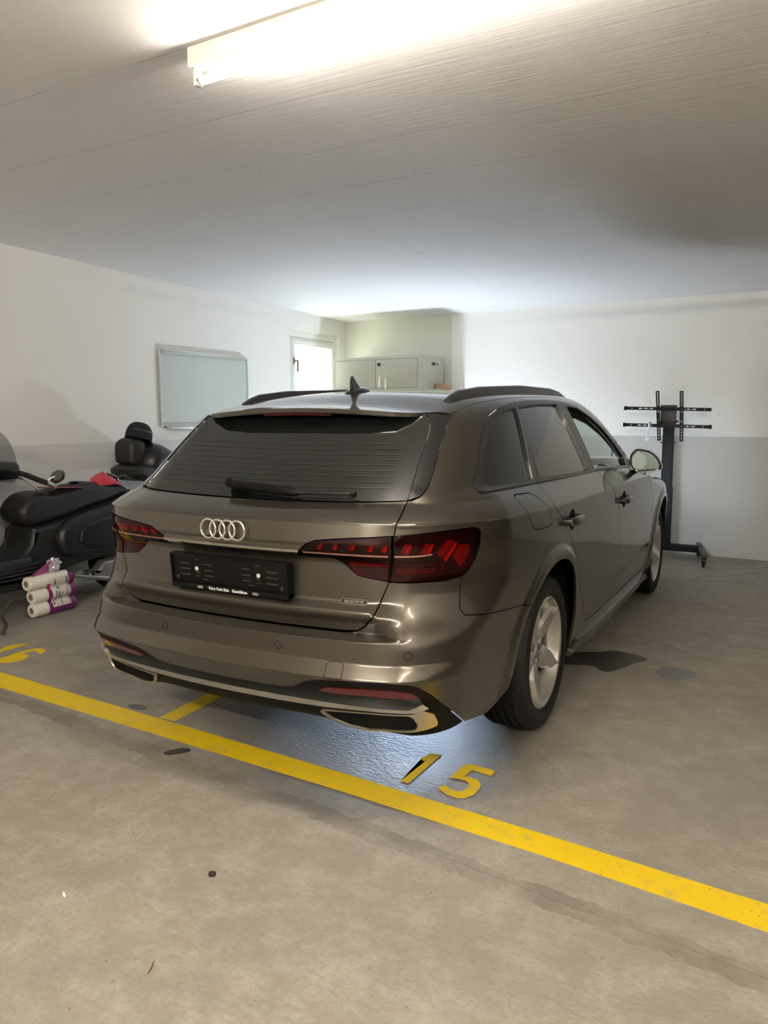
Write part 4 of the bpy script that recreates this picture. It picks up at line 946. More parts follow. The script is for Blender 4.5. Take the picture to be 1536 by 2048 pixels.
frombm('window_handle', bm, hm, win, True, 40)
# outdoors, seen overexposed through the pane
gm = M('garden_green', (.46, .48, .38), .9, bump=(12, .5, .02)); tm = M('timber_tan', (.62, .46, .30), .8)
tag(box('lawn', (-14, 1.0, .8), (-3.60, 16, 1.25), gm), 'strip of bright green lawn outside the window', 'lawn')
bm = bmesh.new()
for k in range(26): bmbox(bm, (-6.9+k*.0, 4.2+k*.24, 1.25), (-6.86, 4.2+k*.24+.21, 3.3), .006, 1)
tag(frombm('timber_fence', bm, tm), 'tan vertical board fence outside the window', 'fence')
tag(box('planter', (-6.4, 6.2, 1.25), (-6.0, 9.5, 1.75), M('pale_render', (.8, .8, .77), .7), None, .02), 'pale low wall block in front of the fence outside', 'planter')
sl_ = bpy.data.lights.new('sun', 'SUN'); sl_.energy = SUN_POWER; sl_.angle = math.radians(.6); sl_.color = (1, .96, .88); so = bpy.data.objects.new('sun', sl_); COL.objects.link(so)
so.rotation_euler = Vector((.46, .30, -.44)).to_track_quat('-Z', 'Y').to_euler(); so.location = (-8, 0, 7)
# ------------------------------------------------------------------ ceiling tube light
def tube_light(loc, rz, label, L_=1.53, power=1.0, roll=0):
    g = empty('tube_light', loc, rz, label, 'lamp'); wh = M('fitting_white', (.78, .76, .70), .4)
    b = box('batten', (0, -.025, -.062), (L_, .025, 0), wh, g, .004)
    em = M('tube_glow', (1, 1, 1), .5, emis=(1.0, .90, .76), estr=TUBE_POWER*power)
    V, F = lathe_vf([(.030, 0), (.030, .0132), (L_-.035, .0132), (L_-.035, 0)], 20, 'X'); o = pydata('tube', V, F, em, g, True); o.location = (0, 0, -.104)
    for x in (.012, L_-.030):
        e = box('tube_socket', (x, -.013, -.120), (x+.020, .013, -.058), wh, g, .004)
        c = lathe('tube_cap', [(0, 0), (0, .0136), (.012, .0136), (.012, 0)], MM['satin_metal'], g, 20, 'X', loc=(x+.014 if x < .5 else x-.004, 0, -.104))
    return g
tube_light((-.083, -1.000, cz(-.083, -1.0)-.001), math.radians(-2.4), 'long fluorescent tube light on the ceiling above the car', power=.25)
tube_light((-.1, -4.4, cz(-.1, -4.4)-.001), math.radians(-2.4), 'second fluorescent tube light on the ceiling behind the viewpoint', power=1.45)
tube_light((2.7, -4.2, cz(2.7, -4.2)-.001), math.radians(88), 'fluorescent tube light running lengthwise on the ceiling behind the viewpoint', power=1.2)  # added tube that brightens the right wall and the car flank
# ------------------------------------------------------------------ floor markings
ym, t_, b_ = nt('yellow_paint'); (x_, y_, z_), pos_ = world_xyz(t_)
w_ = ramp(t_, noise_at(t_, pos_, 14, 8, .75), [(.36, g3(1)), (.46, g3(0))]); yc = mixc(t_, noise_at(t_, pos_, 3, 5, .6), (.70, .47, .003), (.84, .60, .006)); yc = mixc(t_, math_(t_, 'MULTIPLY', w_, .35), yc, (.40, .34, .18))
v_ = t_.nodes.new('ShaderNodeTexVoronoi'); v_.inputs['Scale'].default_value = 40; t_.links.new(pos_, v_.inputs['Vector']); yc = mixc(t_, math_(t_, 'MULTIPLY', math_(t_, 'LESS_THAN', v_.outputs['Distance'], .10), math_(t_, 'GREATER_THAN', noise_at(t_, pos_, 4, 3), .52)), yc, (.22, .18, .08))
t_.links.new(yc, b_.inputs['Base Color']); vd_ = t_.nodes.new('ShaderNodeVectorMath'); vd_.operation = 'DISTANCE'; vd_.inputs[1].default_value = (.30, -.35, 0); t_.links.new(pos_, vd_.inputs[0])
wet_ = ramp(t_, vd_.outputs['Value'], [(.45, g3(1)), (.78, g3(0))]); t_.links.new(math_(t_, 'SUBTRACT', .52, math_(t_, 'MULTIPLY', wet_, -.10)), b_.inputs['Roughness'])
bp_n = t_.nodes.new('ShaderNodeBump'); bp_n.inputs['Strength'].default_value = .5; bp_n.inputs['Distance'].default_value = .001; t_.links.new(noise_at(t_, pos_, 34, 6, .65, (1, 2.2, 1)), bp_n.inputs['Height']); t_.links.new(bp_n.outputs[0], b_.inputs['Normal'])
def slab(name, poly, z0, z1, m, parent=None):
    n = len(poly); bm = bmesh.new(); a = [bm.verts.new((p[0], p[1], z1)) for p in poly]; b = [bm.verts.new((p[0], p[1], z0)) for p in poly]
    bm.faces.new(a); bm.faces.new(b[::-1])
    for i in range(n): bm.faces.new((a[i], a[(i+1) % n], b[(i+1) % n], b[i]))
    bmesh.ops.triangulate(bm, faces=[f for f in bm.faces if len(f.verts) > 4]); return frombm(name, bm, m, parent)
near = [(-3.1, -.69), (-1.639, -.787), (-.578, -.841), (.436, -.900), (1.173, -.957), (1.766, -1.022), (3.2, -1.16)]
far = [(3.2, -1.03), (1.762, -.895), (1.141, -.838), (.372, -.778), (-.712, -.706), (-1.881, -.635), (-3.1, -.56)]
tag(slab('bay_front_line', near+far, -.001, .0004, ym), 'long yellow painted line crossing behind the car', 'floor marking')
tag(slab('bay_divider_line', [(-.662, -.703), (-.573, -.697), (-.581, -.398), (-.66, 1.0), (-.84, 4.2), (-.93, 4.2), (-.75, 1.0), (-.671, -.445)], -.001, .0004, ym), 'yellow divider line running forward under the left of the car', 'floor marking')
N1 = [(.555, -.731), (.589, -.734), (.598, -.465), (.557, -.466), (.541, -.525), (.552, -.545), (.566, -.538)]
N5 = [(0.831, -0.493), (0.833, -0.537), (0.794, -0.532), (0.753, -0.526), (0.746, -0.59), (0.766, -0.584), (0.797, -0.589), (0.82, -0.612), (0.831, -0.648), (0.829, -0.702), (0.808, -0.74), (0.782, -0.751), (0.741, -0.743), (0.711, -0.725), (0.695, -0.709), (0.714, -0.685), (0.737, -0.700), (0.768, -0.707), (0.785, -0.694), (0.79, -0.661), (0.785, -0.634), (0.767, -0.618), (0.734, -0.615), (0.703, -0.625), (0.711, -0.489), (0.749, -0.484)]
NUM = empty('bay_number', (.69, -.62, 0), 0, 'yellow number 15 painted on the floor behind the car', 'floor marking')
NUM.location = (0, 0, 0)
slab('numeral_one', N1, -.001, .0004, ym, NUM); slab('numeral_five', N5, -.001, .0004, ym, NUM)
N6 = [(-2.064, -.44), (-2.071, -.366), (-2.066, -.314), (-2.046, -.279), (-2.019, -.26), (-1.997, -.257), (-1.963, -.273), (-1.93, -.313), (-1.937, -.335), (-1.968, -.325), (-1.984, -.304), (-2.001, -.310), (-2.020, -.330), (-2.030, -.371), (-1.995, -.372), (-1.962, -.382), (-1.940, -.410), (-1.925, -.450), (-1.930, -.49), (-1.950, -.520), (-1.98, -.538), (-2.015, -.540), (-2.045, -.520), (-2.060, -.485)]
S1 = [(-2.235, -.52), (-2.203, -.39), (-2.240, -.335), (-2.225, -.295), (-2.193, -.243), (-2.155, -.245), (-2.157, -.30), (-2.165, -.41), (-2.195, -.52)]
NUM2 = empty('bay_number', (0, 0, 0), 0, 'yellow number 16 painted on the floor at the left edge', 'floor marking')
slab('numeral_one', S1, -.001, .0004, ym, NUM2); slab('numeral_six', N6, -.001, .0004, ym, NUM2)
hole = [(-2.04, -.43), (-2.02, -.408), (-1.985, -.405), (-1.965, -.43), (-1.965, -.47), (-1.985, -.50), (-2.015, -.50), (-2.035, -.48)]
# puddles and scraps
pm, t_, b_ = nt('oil_water'); b_.inputs['Base Color'].default_value = (.060, .054, .044, 1); b_.inputs['Roughness'].default_value = .28
pm2, t_, b_ = nt('damp_grey'); b_.inputs['Base Color'].default_value = (.105, .10, .09, 1); b_.inputs['Roughness'].default_value = .30
sm = lambda P: [tuple(p) for p in catmull(P, 4, True)]
tag(slab('puddle', sm([(1.188, .928), (1.195, 1.043), (1.265, 1.08), (1.342, 1.053), (1.379, .985), (1.335, .907), (1.258, .858)]), -.001, .0006, pm2), 'small grey oval puddle on the floor right of the rear wheel', 'puddle')
tag(slab('puddle', sm([(.70, .86), (.66, 1.02), (.76, 1.12), (.854, 1.168), (.911, 1.228), (1.01, 1.213), (1.107, 1.149), (1.055, 1.04), (1.02, .951), (.966, .842), (.913, .85), (.864, .900)]), -.001, .0006, pm), 'dark puddle spreading from under the car beside the sill', 'puddle')
tag(slab('oil_stain', sm([(-.385, -.958), (-.374, -.921), (-.334, -.885), (-.300, -.900), (-.325, -.945), (-.36, -.97)]), -.001, .0008, pm), 'small dark oil stain at the edge of the yellow line', 'stain')
tag(slab('oil_stain', sm([(-.90, -.66), (-.86, -.63), (-.80, -.64), (-.79, -.67), (-.84, -.685)]), -.001, .0009, pm2), 'dark scuffed stain behind the yellow line left of the divider', 'stain')
tag(slab('floor_scrap', sm([(.320, -1.497), (.333, -1.488), (.345, -1.497), (.345, -1.508), (.330, -1.512)]), 0, .004, M('scrap_dark', (.03, .025, .02), .6)), 'small dark round scrap lying on the bare concrete', 'litter')
tag(slab('floor_scrap', sm([(.020, -1.760), (.035, -1.766), (.045, -1.775), (.030, -1.772)]), 0, .002, M('scrap_white', (.8, .78, .72), .6)), 'tiny white paper scrap on the concrete at lower left', 'litter')
tag(tube('twig', [(.449, -1.846, .002), (.462, -1.868, .003), (.468, -1.884, .002)], .0015, M('twig_brown', (.10, .05, .03), .7), None, 6), 'thin dark twig on the concrete near the bottom edge', 'litter')
# ------------------------------------------------------------------ whiteboard
alu = M('aluminium', (.62, .64, .62), .35, .7); wb = M('board_enamel', (.53, .59, .56), .14, 0, .3)
g = empty('whiteboard', WL @ Vector((0, 1.80, 1.24)), -math.atan2(.12, 4.8), 'blank pale green whiteboard hung on the left wall above the scooter', 'whiteboard')
WLl = Matrix.Identity(4)
bm = bmesh.new(); bmbox(bm, (.006, .012, .018), (.018, 1.165, .640)); frombm('board_surface', bm, wb, g)
bm = bmesh.new(); ring(bm, 0, 1.177, 0, .662, .018, .0, .026, WLl, .003); frombm('frame', bm, alu, g, True, 40)
box('top_rail', (.0, .035, .640), (.045, 1.12, .672), alu, g, .004); box('pen_tray', (.0, .060, -.018), (.075, 1.12, .006), alu, g, .004)
# ------------------------------------------------------------------ shelf, cabinet, box
cm = M('cabinet_putty', (.46, .46, .37), .45); cm2 = M('shelf_putty', (.56, .56, .47), .5)
bm = bmesh.new(); bmbox(bm, (-4.36, -.70, 1.555), (-2.84, -.012, 1.600), .004, 2, WB)
for x in (-4.1, -3.4, -2.95): bmbox(bm, (x, -.62, 1.47), (x+.03, -.012, 1.556), 0, 2, WB)
tag(frombm('wall_shelf', bm, cm2, None, True, 40), 'putty-coloured deep shelf on the back wall under the low cabinet', 'shelf')
g = empty('wall_cabinet', (0, 0, 0), 0, 'low putty-coloured two-door cabinet standing on the shelf in the corner', 'cabinet')
g.matrix_world = WB
x0, x1, y0, y1, z0, z1 = -4.19, -3.055, -.60, -.10, 1.601, 1.962
bm = bmesh.new(); bmbox(bm, (x0, y0+.012, z0), (x1, y1, z1), .003, 2)
for a, b in (((x0, y0-.004, z0), (x0+.045, y0+.012, z1)), ((x1-.045, y0-.004, z0), (x1, y0+.012, z1)), ((x0+.045, y0-.004, z1-.030), (x1-.045, y0+.012, z1)), ((x0+.045, y0-.004, z0), (x1-.045, y0+.012, z0+.020))): bmbox(bm, a, b)
frombm('body', bm, cm, g, True, 40)
xm = -3.615
for a, b, kx in ((x0+.048, xm-.003, None), (xm+.003, x1-.048, xm+.045)):
    d_ = box('door', (a, y0-.006, z0+.023), (b, y0+.010, z1-.033), cm, g, .003)
    if kx: lathe('knob', [(0, 0), (0, .018), (-.012, .020), (-.02, .014), (-.02, 0)], M('knob_dark', (.02, .02, .02), .4), d_, 20, 'Y', loc=(kx, y0-.006, z1-.085))
bm = bmesh.new(); bmbox(bm, (x1, -.36, z1-.097), (x1+.02, -.33, z1-.067), .004); bmbox(bm, (x1+.008, -.33, z1-.086), (x1+.016, -.25, z1-.078)); frombm('side_latch', bm, M('latch_dark', (.03, .03, .03), .4), g)
wp = M('strip_white', (.85, .85, .82), .5)
for xx, zz in ((-3.565, 1.755), (-3.49, 1.735)):
    bm = bmesh.new(); bmbox(bm, (xx-.010, y0-.012, zz-.12), (xx+.012, y0-.006, zz-.035), .002); bmbox(bm, (xx-.004, y0-.014, zz-.035), (xx+.014, y0-.006, zz), .003); frombm('white_catch', bm, wp, g)
tag(box('cardboard_box', (-3.035, -.32, 1.601), (-2.925, -.16, 1.672), M('cardboard', (.42, .28, .18), .8), None, .004, mat=WB), 'small brown cardboard box on the shelf right of the cabinet', 'box')
# ------------------------------------------------------------------ mobile TV stand
sm_ = M('stand_black', (.008, .008, .009), .6, 0, spec=.25)
TV = empty('display_stand', (0, 0, 0), 0, 'black wheeled display stand with empty mounting bars by the back wall', 'stand')
TVM = Matrix.Translation((.708, 4.34, 0))
bm = bmesh.new(); bmbox(bm, (-.047, .02, .10), (.047, .09, 1.30), .004, 2, TVM); bmbox(bm, (-.053, .012, .10), (.053, .098, .66), .004, 2, TVM)
frombm('column', bm, sm_, TV, True, 40); box('column_collar', (-.062, .01, 1.070), (.062, .10, 1.080), sm_, TV, 0, mat=TVM)
tube('cable', [TVM @ Vector((-.056, .03, z)) for z in (1.08, .8, .4, .14)], .003, M('cable_white', (.6, .62, .66), .5), TV, 6)
bm = bmesh.new(); bmbox(bm, (-.066, -.02, 1.222), (.068, .02, 1.41), .004, 2, TVM); bmbox(bm, (-.066, -.045, 1.372), (.068, .03, 1.415), .004, 2, TVM); bmbox(bm, (-.082, -.045, 1.212), (.060, .03, 1.250), .004, 2, TVM); frombm('mounting_plate', bm, M('plate_brownblack', (.035, .03, .028), .45, .3), TV, True, 40)
def holebar(name, L_, w, holes, Mx, par):
    # flat bar along local X with slots; holes = list of (x0,x1)
    bm = bmesh.new(); hh = w*.16; xs = sorted(holes)
    bmbox(bm, (0, -.006, hh), (L_, .004, w/2), 0, 2, Mx); bmbox(bm, (0, -.006, -w/2), (L_, .004, -hh), 0, 2, Mx); p = 0
    for a, b in xs: bmbox(bm, (p, -.006, -hh), (a, .004, hh), 0, 2, Mx); p = b
    bmbox(bm, (p, -.006, -hh), (L_, .004, hh), 0, 2, Mx); return frombm(name, bm, sm_, par)
for zl_, zr_, xs_ in ((1.391, 1.371, .332), (1.238, 1.219, .328)):
    dx = .742; a = math.atan2(zr_-zl_, dx); Mx = Matrix.Translation((xs_, 4.295, zl_)) @ Matrix.Rotation(-a, 4, 'Y')
    hb = holebar('mounting_bar', .742, .030, [(.055, .063), (.120, .148), (.158, .164), (.172, .198), (.210, .216), (.222, .246), (.485, .510), (.522, .528), (.538, .562), (.574, .580), (.588, .614), (.680, .687)], Mx, TV)
    for e in (0, .742):
        if not (e > .5 and zl_ > 1.3): bm = bmesh.new(); bmbox(bm, (e-.012, -.012, -.019), (e+.012, .012, .019), .005, 2, Mx); frombm('end_cap', bm, sm_, hb, True, 40)
for (xa, za), (xb, zb) in (((.614, 1.543), (.583, 1.094)), ((.820, 1.539), (.803, 1.090))):
    a = math.atan2(xb-xa, za-zb); Mx = Matrix.Translation((xa, 4.275, za)) @ Matrix.Rotation(a, 4, 'Y') @ Matrix.Rotation(math.radians(90), 4, 'Y')
    holebar('upright_bracket', .450, .031, [(.012+k*.014, .020+k*.014) for k in range(9)]+[(.165, .172), (.180, .192), (.262, .282), (.310, .326), (.336, .352), (.362, .378), (.390, .406), (.418, .434)], Mx, TV)
for x in (.633, .790): tube('clamp_knob', [(x, 4.27, 1.268), (x, 4.31, 1.268)], .010, sm_, TV, 10)
bm = bmesh.new(); bmbox(bm, (.40, 4.36, .070), (1.04, 4.44, .130), .004); frombm('base_beam', bm, sm_, TV, True, 40)
for s, xa, xb in ((1, 1.10, .985), (-1, .31, .42)):
    ya, yb = 4.00, 4.62; L2 = math.hypot(xb-xa, yb-ya); Mx = Matrix.Translation((xa, ya, 0)) @ Matrix.Rotation(math.atan2(yb-ya, xb-xa), 4, 'Z')
    lg = box('base_leg', (0, -.022, .080), (L2, .022, .128), M('leg_worn', (.05, .05, .048), .4, .3), TV, .003, mat=Mx)
    for t in (.03, L2-.03):
        c = Mx @ Vector((t, 0, 0)); cg = lathe('caster', [(-.011, .012), (-.011, .026), (-.007, .030), (.007, .030), (.011, .026), (.011, .012)], MM['rubber'], lg, 24, 'X', loc=(c.x, c.y, .030), closed=True)
        lathe('caster_hub', [(-.0115, 0), (-.0115, .019), (.0115, .019), (.0115, 0)], MM['chrome'], cg, 20, 'X')
        bm = bmesh.new(); bmbox(bm, (-.017, -.018, .0), (-.013, .018, .045)); bmbox(bm, (.013, -.018, .0), (.017, .018, .045)); bmbox(bm, (-.02, -.022, .042), (.02, .022, .052)); bmbox(bm, (-.010, -.052, .026), (.010, -.02, .034))
        frombm('caster_fork', bm, sm_, cg)
bm = bmesh.new(); pts = [(.545, 1.262), (.557, 1.268), (.562, 1.232), (.566, 1.20), (.556, 1.150), (.560, 1.105), (.538, 1.088), (.526, 1.100), (.536, 1.135), (.532, 1.175), (.545, 1.215)]
vs = [bm.verts.new((x, 4.268+.012*math.sin(i*2.1), z)) for i, (x, z) in enumerate(pts)]; vb = [bm.verts.new((v.co.x, v.co.y-.012, v.co.z)) for v in vs]; bm.faces.new(vs); bm.faces.new(vb[::-1])
for i in range(len(vs)): bm.faces.new((vs[i], vs[(i+1) % len(vs)], vb[(i+1) % len(vs)], vb[i]))
PB = tag(frombm('plastic_bag', bm, M('bag_clear', (.75, .80, .84), .2, alpha=.5)), 'small clear plastic bag hanging from the lower bar of the display stand', 'bag')
box('blue_clip', (.548, 4.262, 1.222), (.566, 4.292, 1.262), M('clip_blue', (.03, .08, .42), .4), PB, .003)
# ------------------------------------------------------------------ scooter
bk = M('scooter_matt_black', (.010, .0105, .0115), .42, 0, 0, .5); sd = M('saddle_vinyl', (.013, .012, .0115), .5); pl = M('scooter_plastic', (.016, .016, .017), .5)
def pillow(name, poly, xc, hw, bev, m, parent, n=6, ang=60, skew=None):
    """rounded solid from an outline in the Y,Z plane, thickness 2*hw about x=xc"""
    P = rnd(poly, bev*.3, 2); V = []; k = None; rings = []
    for i in range(-n, n+1):
        t = i/n; a = t*math.pi/2; x = math.sin(a); ins = bev*(1-math.cos(a)); Q = offset(P, ins) if ins > 1e-5 else np.array(P)
        rings.append([(xc+hw*x+(skew(q) if skew else 0), q[0], q[1]) for q in Q])
    k = len(P); V = [p for r in rings for p in r]; F = [(i*k+j, i*k+(j+1) % k, (i+1)*k+(j+1) % k, (i+1)*k+j) for i in range(2*n) for j in range(k)]
    bm = bmesh.new(); vs = [bm.verts.new(v) for v in V]; [bm.faces.new([vs[i] for i in f]) for f in F]
    for b in (0, 2*n*k):
        f = bm.faces.new([vs[b+j] for j in range(k)]); bmesh.ops.triangulate(bm, faces=[f])
    return frombm(name, bm, m, parent, True, ang)
XS = -2.87
SCO = empty('scooter', (0, 0, 0), 0, 'matt black motor scooter with windscreen and top case by the left wall', 'scooter')
seat = [(.177,.683),(.181,.713),(.197,.740),(.225,.777),(.266,.81),(.312,.824),(.373,.826),(.464,.812),(.535,.823),(.629,.838),(.743,.851),(.86,.851),(.943,.842),(1.061,.828),(1.133,.803),(1.166,.754),(1.158,.721),(1.045,.718),(.933,.689),(.73,.653),(.614,.619),(.45,.597),(.345,.583),(.27,.583),(.199,.624)]
SE = pillow('saddle', seat, XS, .135, .055, sd, SCO)
pillow('saddle_top_panel', [(.46, .815), (.535, .829), (.629, .844), (.743, .857), (.82, .857), (.82, .82), (.66, .80), (.48, .79)], XS, .095, .02, M('saddle_ribbed', (.018, .017, .016), .6), SE)
body = [(.243,.60),(.239,.542),(.225,.503),(.176,.449),(.115,.418),(.059,.404),(-.12,.405),(-.12,.205),(.043,.19),(.228,.185),(.471,.23),(.645,.27),(.982,.281),(1.178,.297),(1.42,.43),(1.48,.58),(1.38,.70),(1.144,.746),(1.01,.738),(.899,.71),(.697,.68),(.582,.645),(.42,.615)]
pillow('rear_body', body, XS, .155, .05, bk, SCO)
# leg shield and front, mostly out of frame
pillow('leg_shield', [(-.24, .42), (-.20, .38), (-.28, .62), (-.14, .88), (.02, .95), (-.02, 1.0), (-.22, .92), (-.38, .60), (-.40, .30), (-.32, .22), (-.20, .22)], XS, .21, .05, bk, SCO)
for s in (1, -1):
    pillow('side_cowl', [(.425,.469),(.438,.547),(.482,.59),(.568,.629),(.7,.657),(.908,.692),(1.088,.695),(1.28,.65),(1.38,.55),(1.27,.41),(1.066,.324),(.876,.316),(.592,.333),(.467,.367)], XS+s*.155, .055, .05, bk, SCO)
    pillow('cowl_panel', [(.583,.447),(.591,.514),(.624,.555),(.691,.58),(.791,.60),(.932,.607),(1.062,.592),(1.15,.53),(1.10,.42),(1.016,.383),(.824,.374),(.644,.391)], XS+s*.20, .022, .02, M('cowl_black', (.006, .006, .007), .38), SCO)
box('floorboard', (XS-.17, -.24, .31), (XS+.165, .23, .405), pl, SCO, .02)
bm = bmesh.new()
for z in (.345, .32, .295, .27): bmbox(bm, (XS-.172, -.24, z-.006), (XS+.172, .26, z+.006), .004)
frombm('floorboard_ribs', bm, pl, SCO, True); box('lower_fairing', (XS-.15, -.24, .185), (XS+.155, .26, .33), bk, SCO, .03)
box('foot_rest', (XS+.13, .25, .335), (XS+.165, .34, .362), pl, SCO, .008)
sv = M('engine_silver', (.42, .42, .40), .35, .8)
pillow('engine_cover', [(.70,.19),(.79,.215),(.85,.27),(1.04,.28),(1.20,.27),(1.21,.17),(1.10,.115),(.94,.10),(.82,.125)], XS+.10, .05, .03, sv, SCO)
tube('exhaust_guard', [(XS+.13, .58, .20), (XS+.15, .76, .155), (XS+.16, .92, .115), (XS+.15, 1.22, .18)], [.012, .018, .02, .02], sv, SCO, 10)
def swheel(y, nm):
    T = lathe(nm, [(-.045, .165), (-.058, .180), (-.060, .205), (-.050, .228), (-.025, .238), (.025, .238), (.050, .228), (.060, .205), (.058, .180), (.045, .165)], MM['rubber'], SCO, 48, 'X', loc=(XS, y, .238), closed=True)
    lathe('rim', [(-.045, .168), (-.03, .155), (-.03, .02), (.03, .02), (.03, .155), (.045, .168)], sv, T, 36, 'X')
swheel(1.09, 'rear_tyre'); swheel(-.38, 'front_tyre')
pillow('front_mudguard', [(-.64, .28), (-.62, .40), (-.53, .49), (-.38, .52), (-.24, .48), (-.16, .38), (-.22, .35), (-.30, .43), (-.40, .465), (-.50, .44), (-.57, .34)], XS, .085, .03, bk, SCO)
tube('centre_stand', [(XS+.12, .40, .22), (XS+.14, .46, .012)], .012, MM['shell'], SCO, 8); tube('centre_stand', [(XS-.12, .40, .22), (XS-.14, .46, .012)], .012, MM['shell'], SCO, 8)
# headset, grips, lever, mirror, windscreen
HX = -2.84
bm = bmesh.new(); bmbox(bm, (HX-.17, .02, .92), (HX+.10, .22, 1.035), .04, 3); HS = frombm('headset', bm, bk, SCO, True, 60)
pillow('dash_cowl', [(-.03, .93), (.13, .945), (.17, .98), (.12, 1.04), (.02, 1.07), (-.07, 1.01)], HX-.04, .12, .04, pl, HS)
for s in (1, -1):
    X = lambda v: HX+s*v*(1 if s > 0 else .92)
    tube('handlebar', [(X(.08), .205, .96), (X(.15), .22, .947), (X(.20), .232, .930)], [.020, .017, .015], pl, HS, 12)
    tube('grip', [(X(.14), .217, .949), (X(.22), .240, .919), (X(.30), .264, .893)], [.018, .018, .017], MM['rubber'], HS, 14)
    tube('bar_end', [(X(.292), .262, .896), (X(.345), .277, .879)], [.017, .015], MM['satin_metal'], HS, 14)
    tube('brake_lever', [(X(.10), .18, .930), (X(.16), .165, .928), (X(.22), .155, .917), (X(.30), .145, .888), (X(.36), .140, .862)], [.008, .007, .006, .005, .009], MM['satin_metal'], HS, 8)
    ml = tube('mirror_arm', [(X(.275), .27, .906), (X(.29), .29, .928), (X(.305), .31, .935)], .007, MM['satin_metal'], HS, 8)
    o = lathe('bar_mirror', [(-.012, 0), (-.012, .040), (-.004, .048), (.006, .049), (.008, .045), (.008, 0)], MM['black_gloss'], HS, 32, 'Y'); o.data.transform(Matrix.Translation((X(.308), .325, .937)) @ Matrix.Rotation(math.radians(-38), 4, 'X') @ Matrix.Rotation(math.radians(s*12), 4, 'Y') @ Matrix.Diagonal((1.35, 1, 1.05, 1)))
tube('screen_bracket', [(HX-.03, .235, .985), (HX-.0, .235, 1.02), (HX+.02, .225, 1.035)], .006, MM['chrome'], HS, 8); tube('screen_bracket', [(HX-.12, .235, .95), (HX-.0, .235, .965)], .005, MM['chrome'], HS, 8)
scr = [(0, 1.262), (.12, 1.256), (.22, 1.240), (.285, 1.20), (.322, 1.14), (.338, 1.08), (.334, 1.0), (.30, .930), (.22, .918), (.0, .925)]
half = scr+[(-x, z) for x, z in scr[::-1] if x > 0]; P_ = [tuple(p) for p in catmull(half, 3, True)]
smoke = thin_glass('smoked_screen', (.68, .68, .69), .02, 1.0, 1.42)
bm = bmesh.new(); rows = []
for dy in (0, .004): rows.append([bm.verts.new((HX+x, -.0+.10*x*x+dy-.12*(z-1.0), z)) for x, z in P_])
for r in (rows[0], rows[1][::-1]): bm.faces.new(r)
for i in range(len(P_)): bm.faces.new((rows[0][i], rows[0][(i+1) % len(P_)], rows[1][(i+1) % len(P_)], rows[1][i]))
bmesh.ops.triangulate(bm, faces=[f for f in bm.faces if len(f.verts) > 4]); frombm('scooter_windscreen', bm, smoke, SCO)
# rack, top case, back pad
def pillow_y(name, poly, yc, hw, bev, m, parent):
    """rounded solid from an outline in the X,Z plane with thickness along Y"""
    o = pillow(name, poly, yc, hw, bev, m, parent); o.data.transform(Matrix(((0, 1, 0, 0), (1, 0, 0, 0), (0, 0, 1, 0), (0, 0, 0, 1)))); o.data.flip_normals(); return o
pillow_y('backrest_pad', rnd([(XS-.105, .955), (XS+.105, .945), (XS+.115, 1.02), (XS+.11, 1.13), (XS+.05, 1.168), (XS-.05, 1.168), (XS-.11, 1.13), (XS-.115, 1.02)], .03, 4), 1.285, .085, .04, sd, SCO)
pillow('top_case_base', [(1.20, .865), (1.19, .93), (1.25, .965), (1.36, .965), (1.80, .92), (1.84, .84), (1.30, .82)], XS, .17, .04, pl, SCO)
pillow('top_case', [(1.29, .92), (1.30, 1.02), (1.35, 1.09), (1.42, 1.128), (1.52, 1.115), (1.64, 1.060), (1.76, .98), (1.82, .90), (1.80, .86), (1.36, .86)], XS, .19, .10, bk, SCO)
for s in (1, -1): tube('rear_rack', [(XS+s*.09, 1.04, .78), (XS+s*.09, 1.055, .87), (XS+s*.09, 1.12, .885), (XS+s*.09, 1.20, .85), (XS+s*.09, 1.34, .825)], .010, MM['black_gloss'], SCO, 10)
box('tail_panel', (XS-.08, 1.14, .66), (XS+.10, 1.24, .77), M('tail_pale', (.62, .63, .62), .4), SCO, .015)
# things on the scooter
red = M('cloth_red', (.55, .035, .060), .85, sheen=.3)
bm = bmesh.new(); bmesh.ops.create_icosphere(bm, subdivisions=5, radius=1)
for v in bm.verts:
    p = v.co.copy(); n1 = math.sin(5*p.x+3*p.y+1.2)*.5+math.sin(9*p.y-4*p.z+2)*.35+math.sin(13*p.x+11*p.z)*.25+math.sin(21*p.y+7*p.x)*.12
    r = 1+.20*n1; hy = .118; y = .975+p.y*hy*r; top_ = .062*(1-.55*max(0, p.y))*(1+.4*math.exp(-((p.y+.45)/.3)**2)); z = .862-.03+max(p.z, -.12)*top_*r-.035*max(0, p.y)**2
    v.co = Vector((XS+.055+p.x*.075*r, y, z))
tag(frombm('cleaning_cloth', bm, red, None, True), 'crumpled red cloth lying on the rear of the scooter saddle', 'cloth')
bm = bmesh.new(); bmbox(bm, (-2.815, 0, 0), (-2.745, .335, .007), .002)
Mr = Matrix.Translation((0, .368, .846)) @ Matrix.Rotation(math.radians(-4.5), 4, 'X'); [setattr(v, 'co', Mr @ v.co) for v in bm.verts]
tag(frombm('folder', bm, M('folder_red', (.26, .03, .035), .45), None, True), 'flat dark red document wallet on the front of the saddle', 'wallet')
KY = empty('key', (0, 0, 0), 0, 'ignition key with black fob on the scooter saddle', 'key')
bm = bmesh.new(); bmbox(bm, (-2.845, .665, .852), (-2.81, .725, .866), .005, 3); frombm('fob', bm, MM['black_plastic'], KY, True)
bm = bmesh.new(); bmbox(bm, (-2.833, .595, .850), (-2.823, .668, .854), .001); frombm('blade', bm, M('brass', (.55, .47, .22), .3, .9), KY)
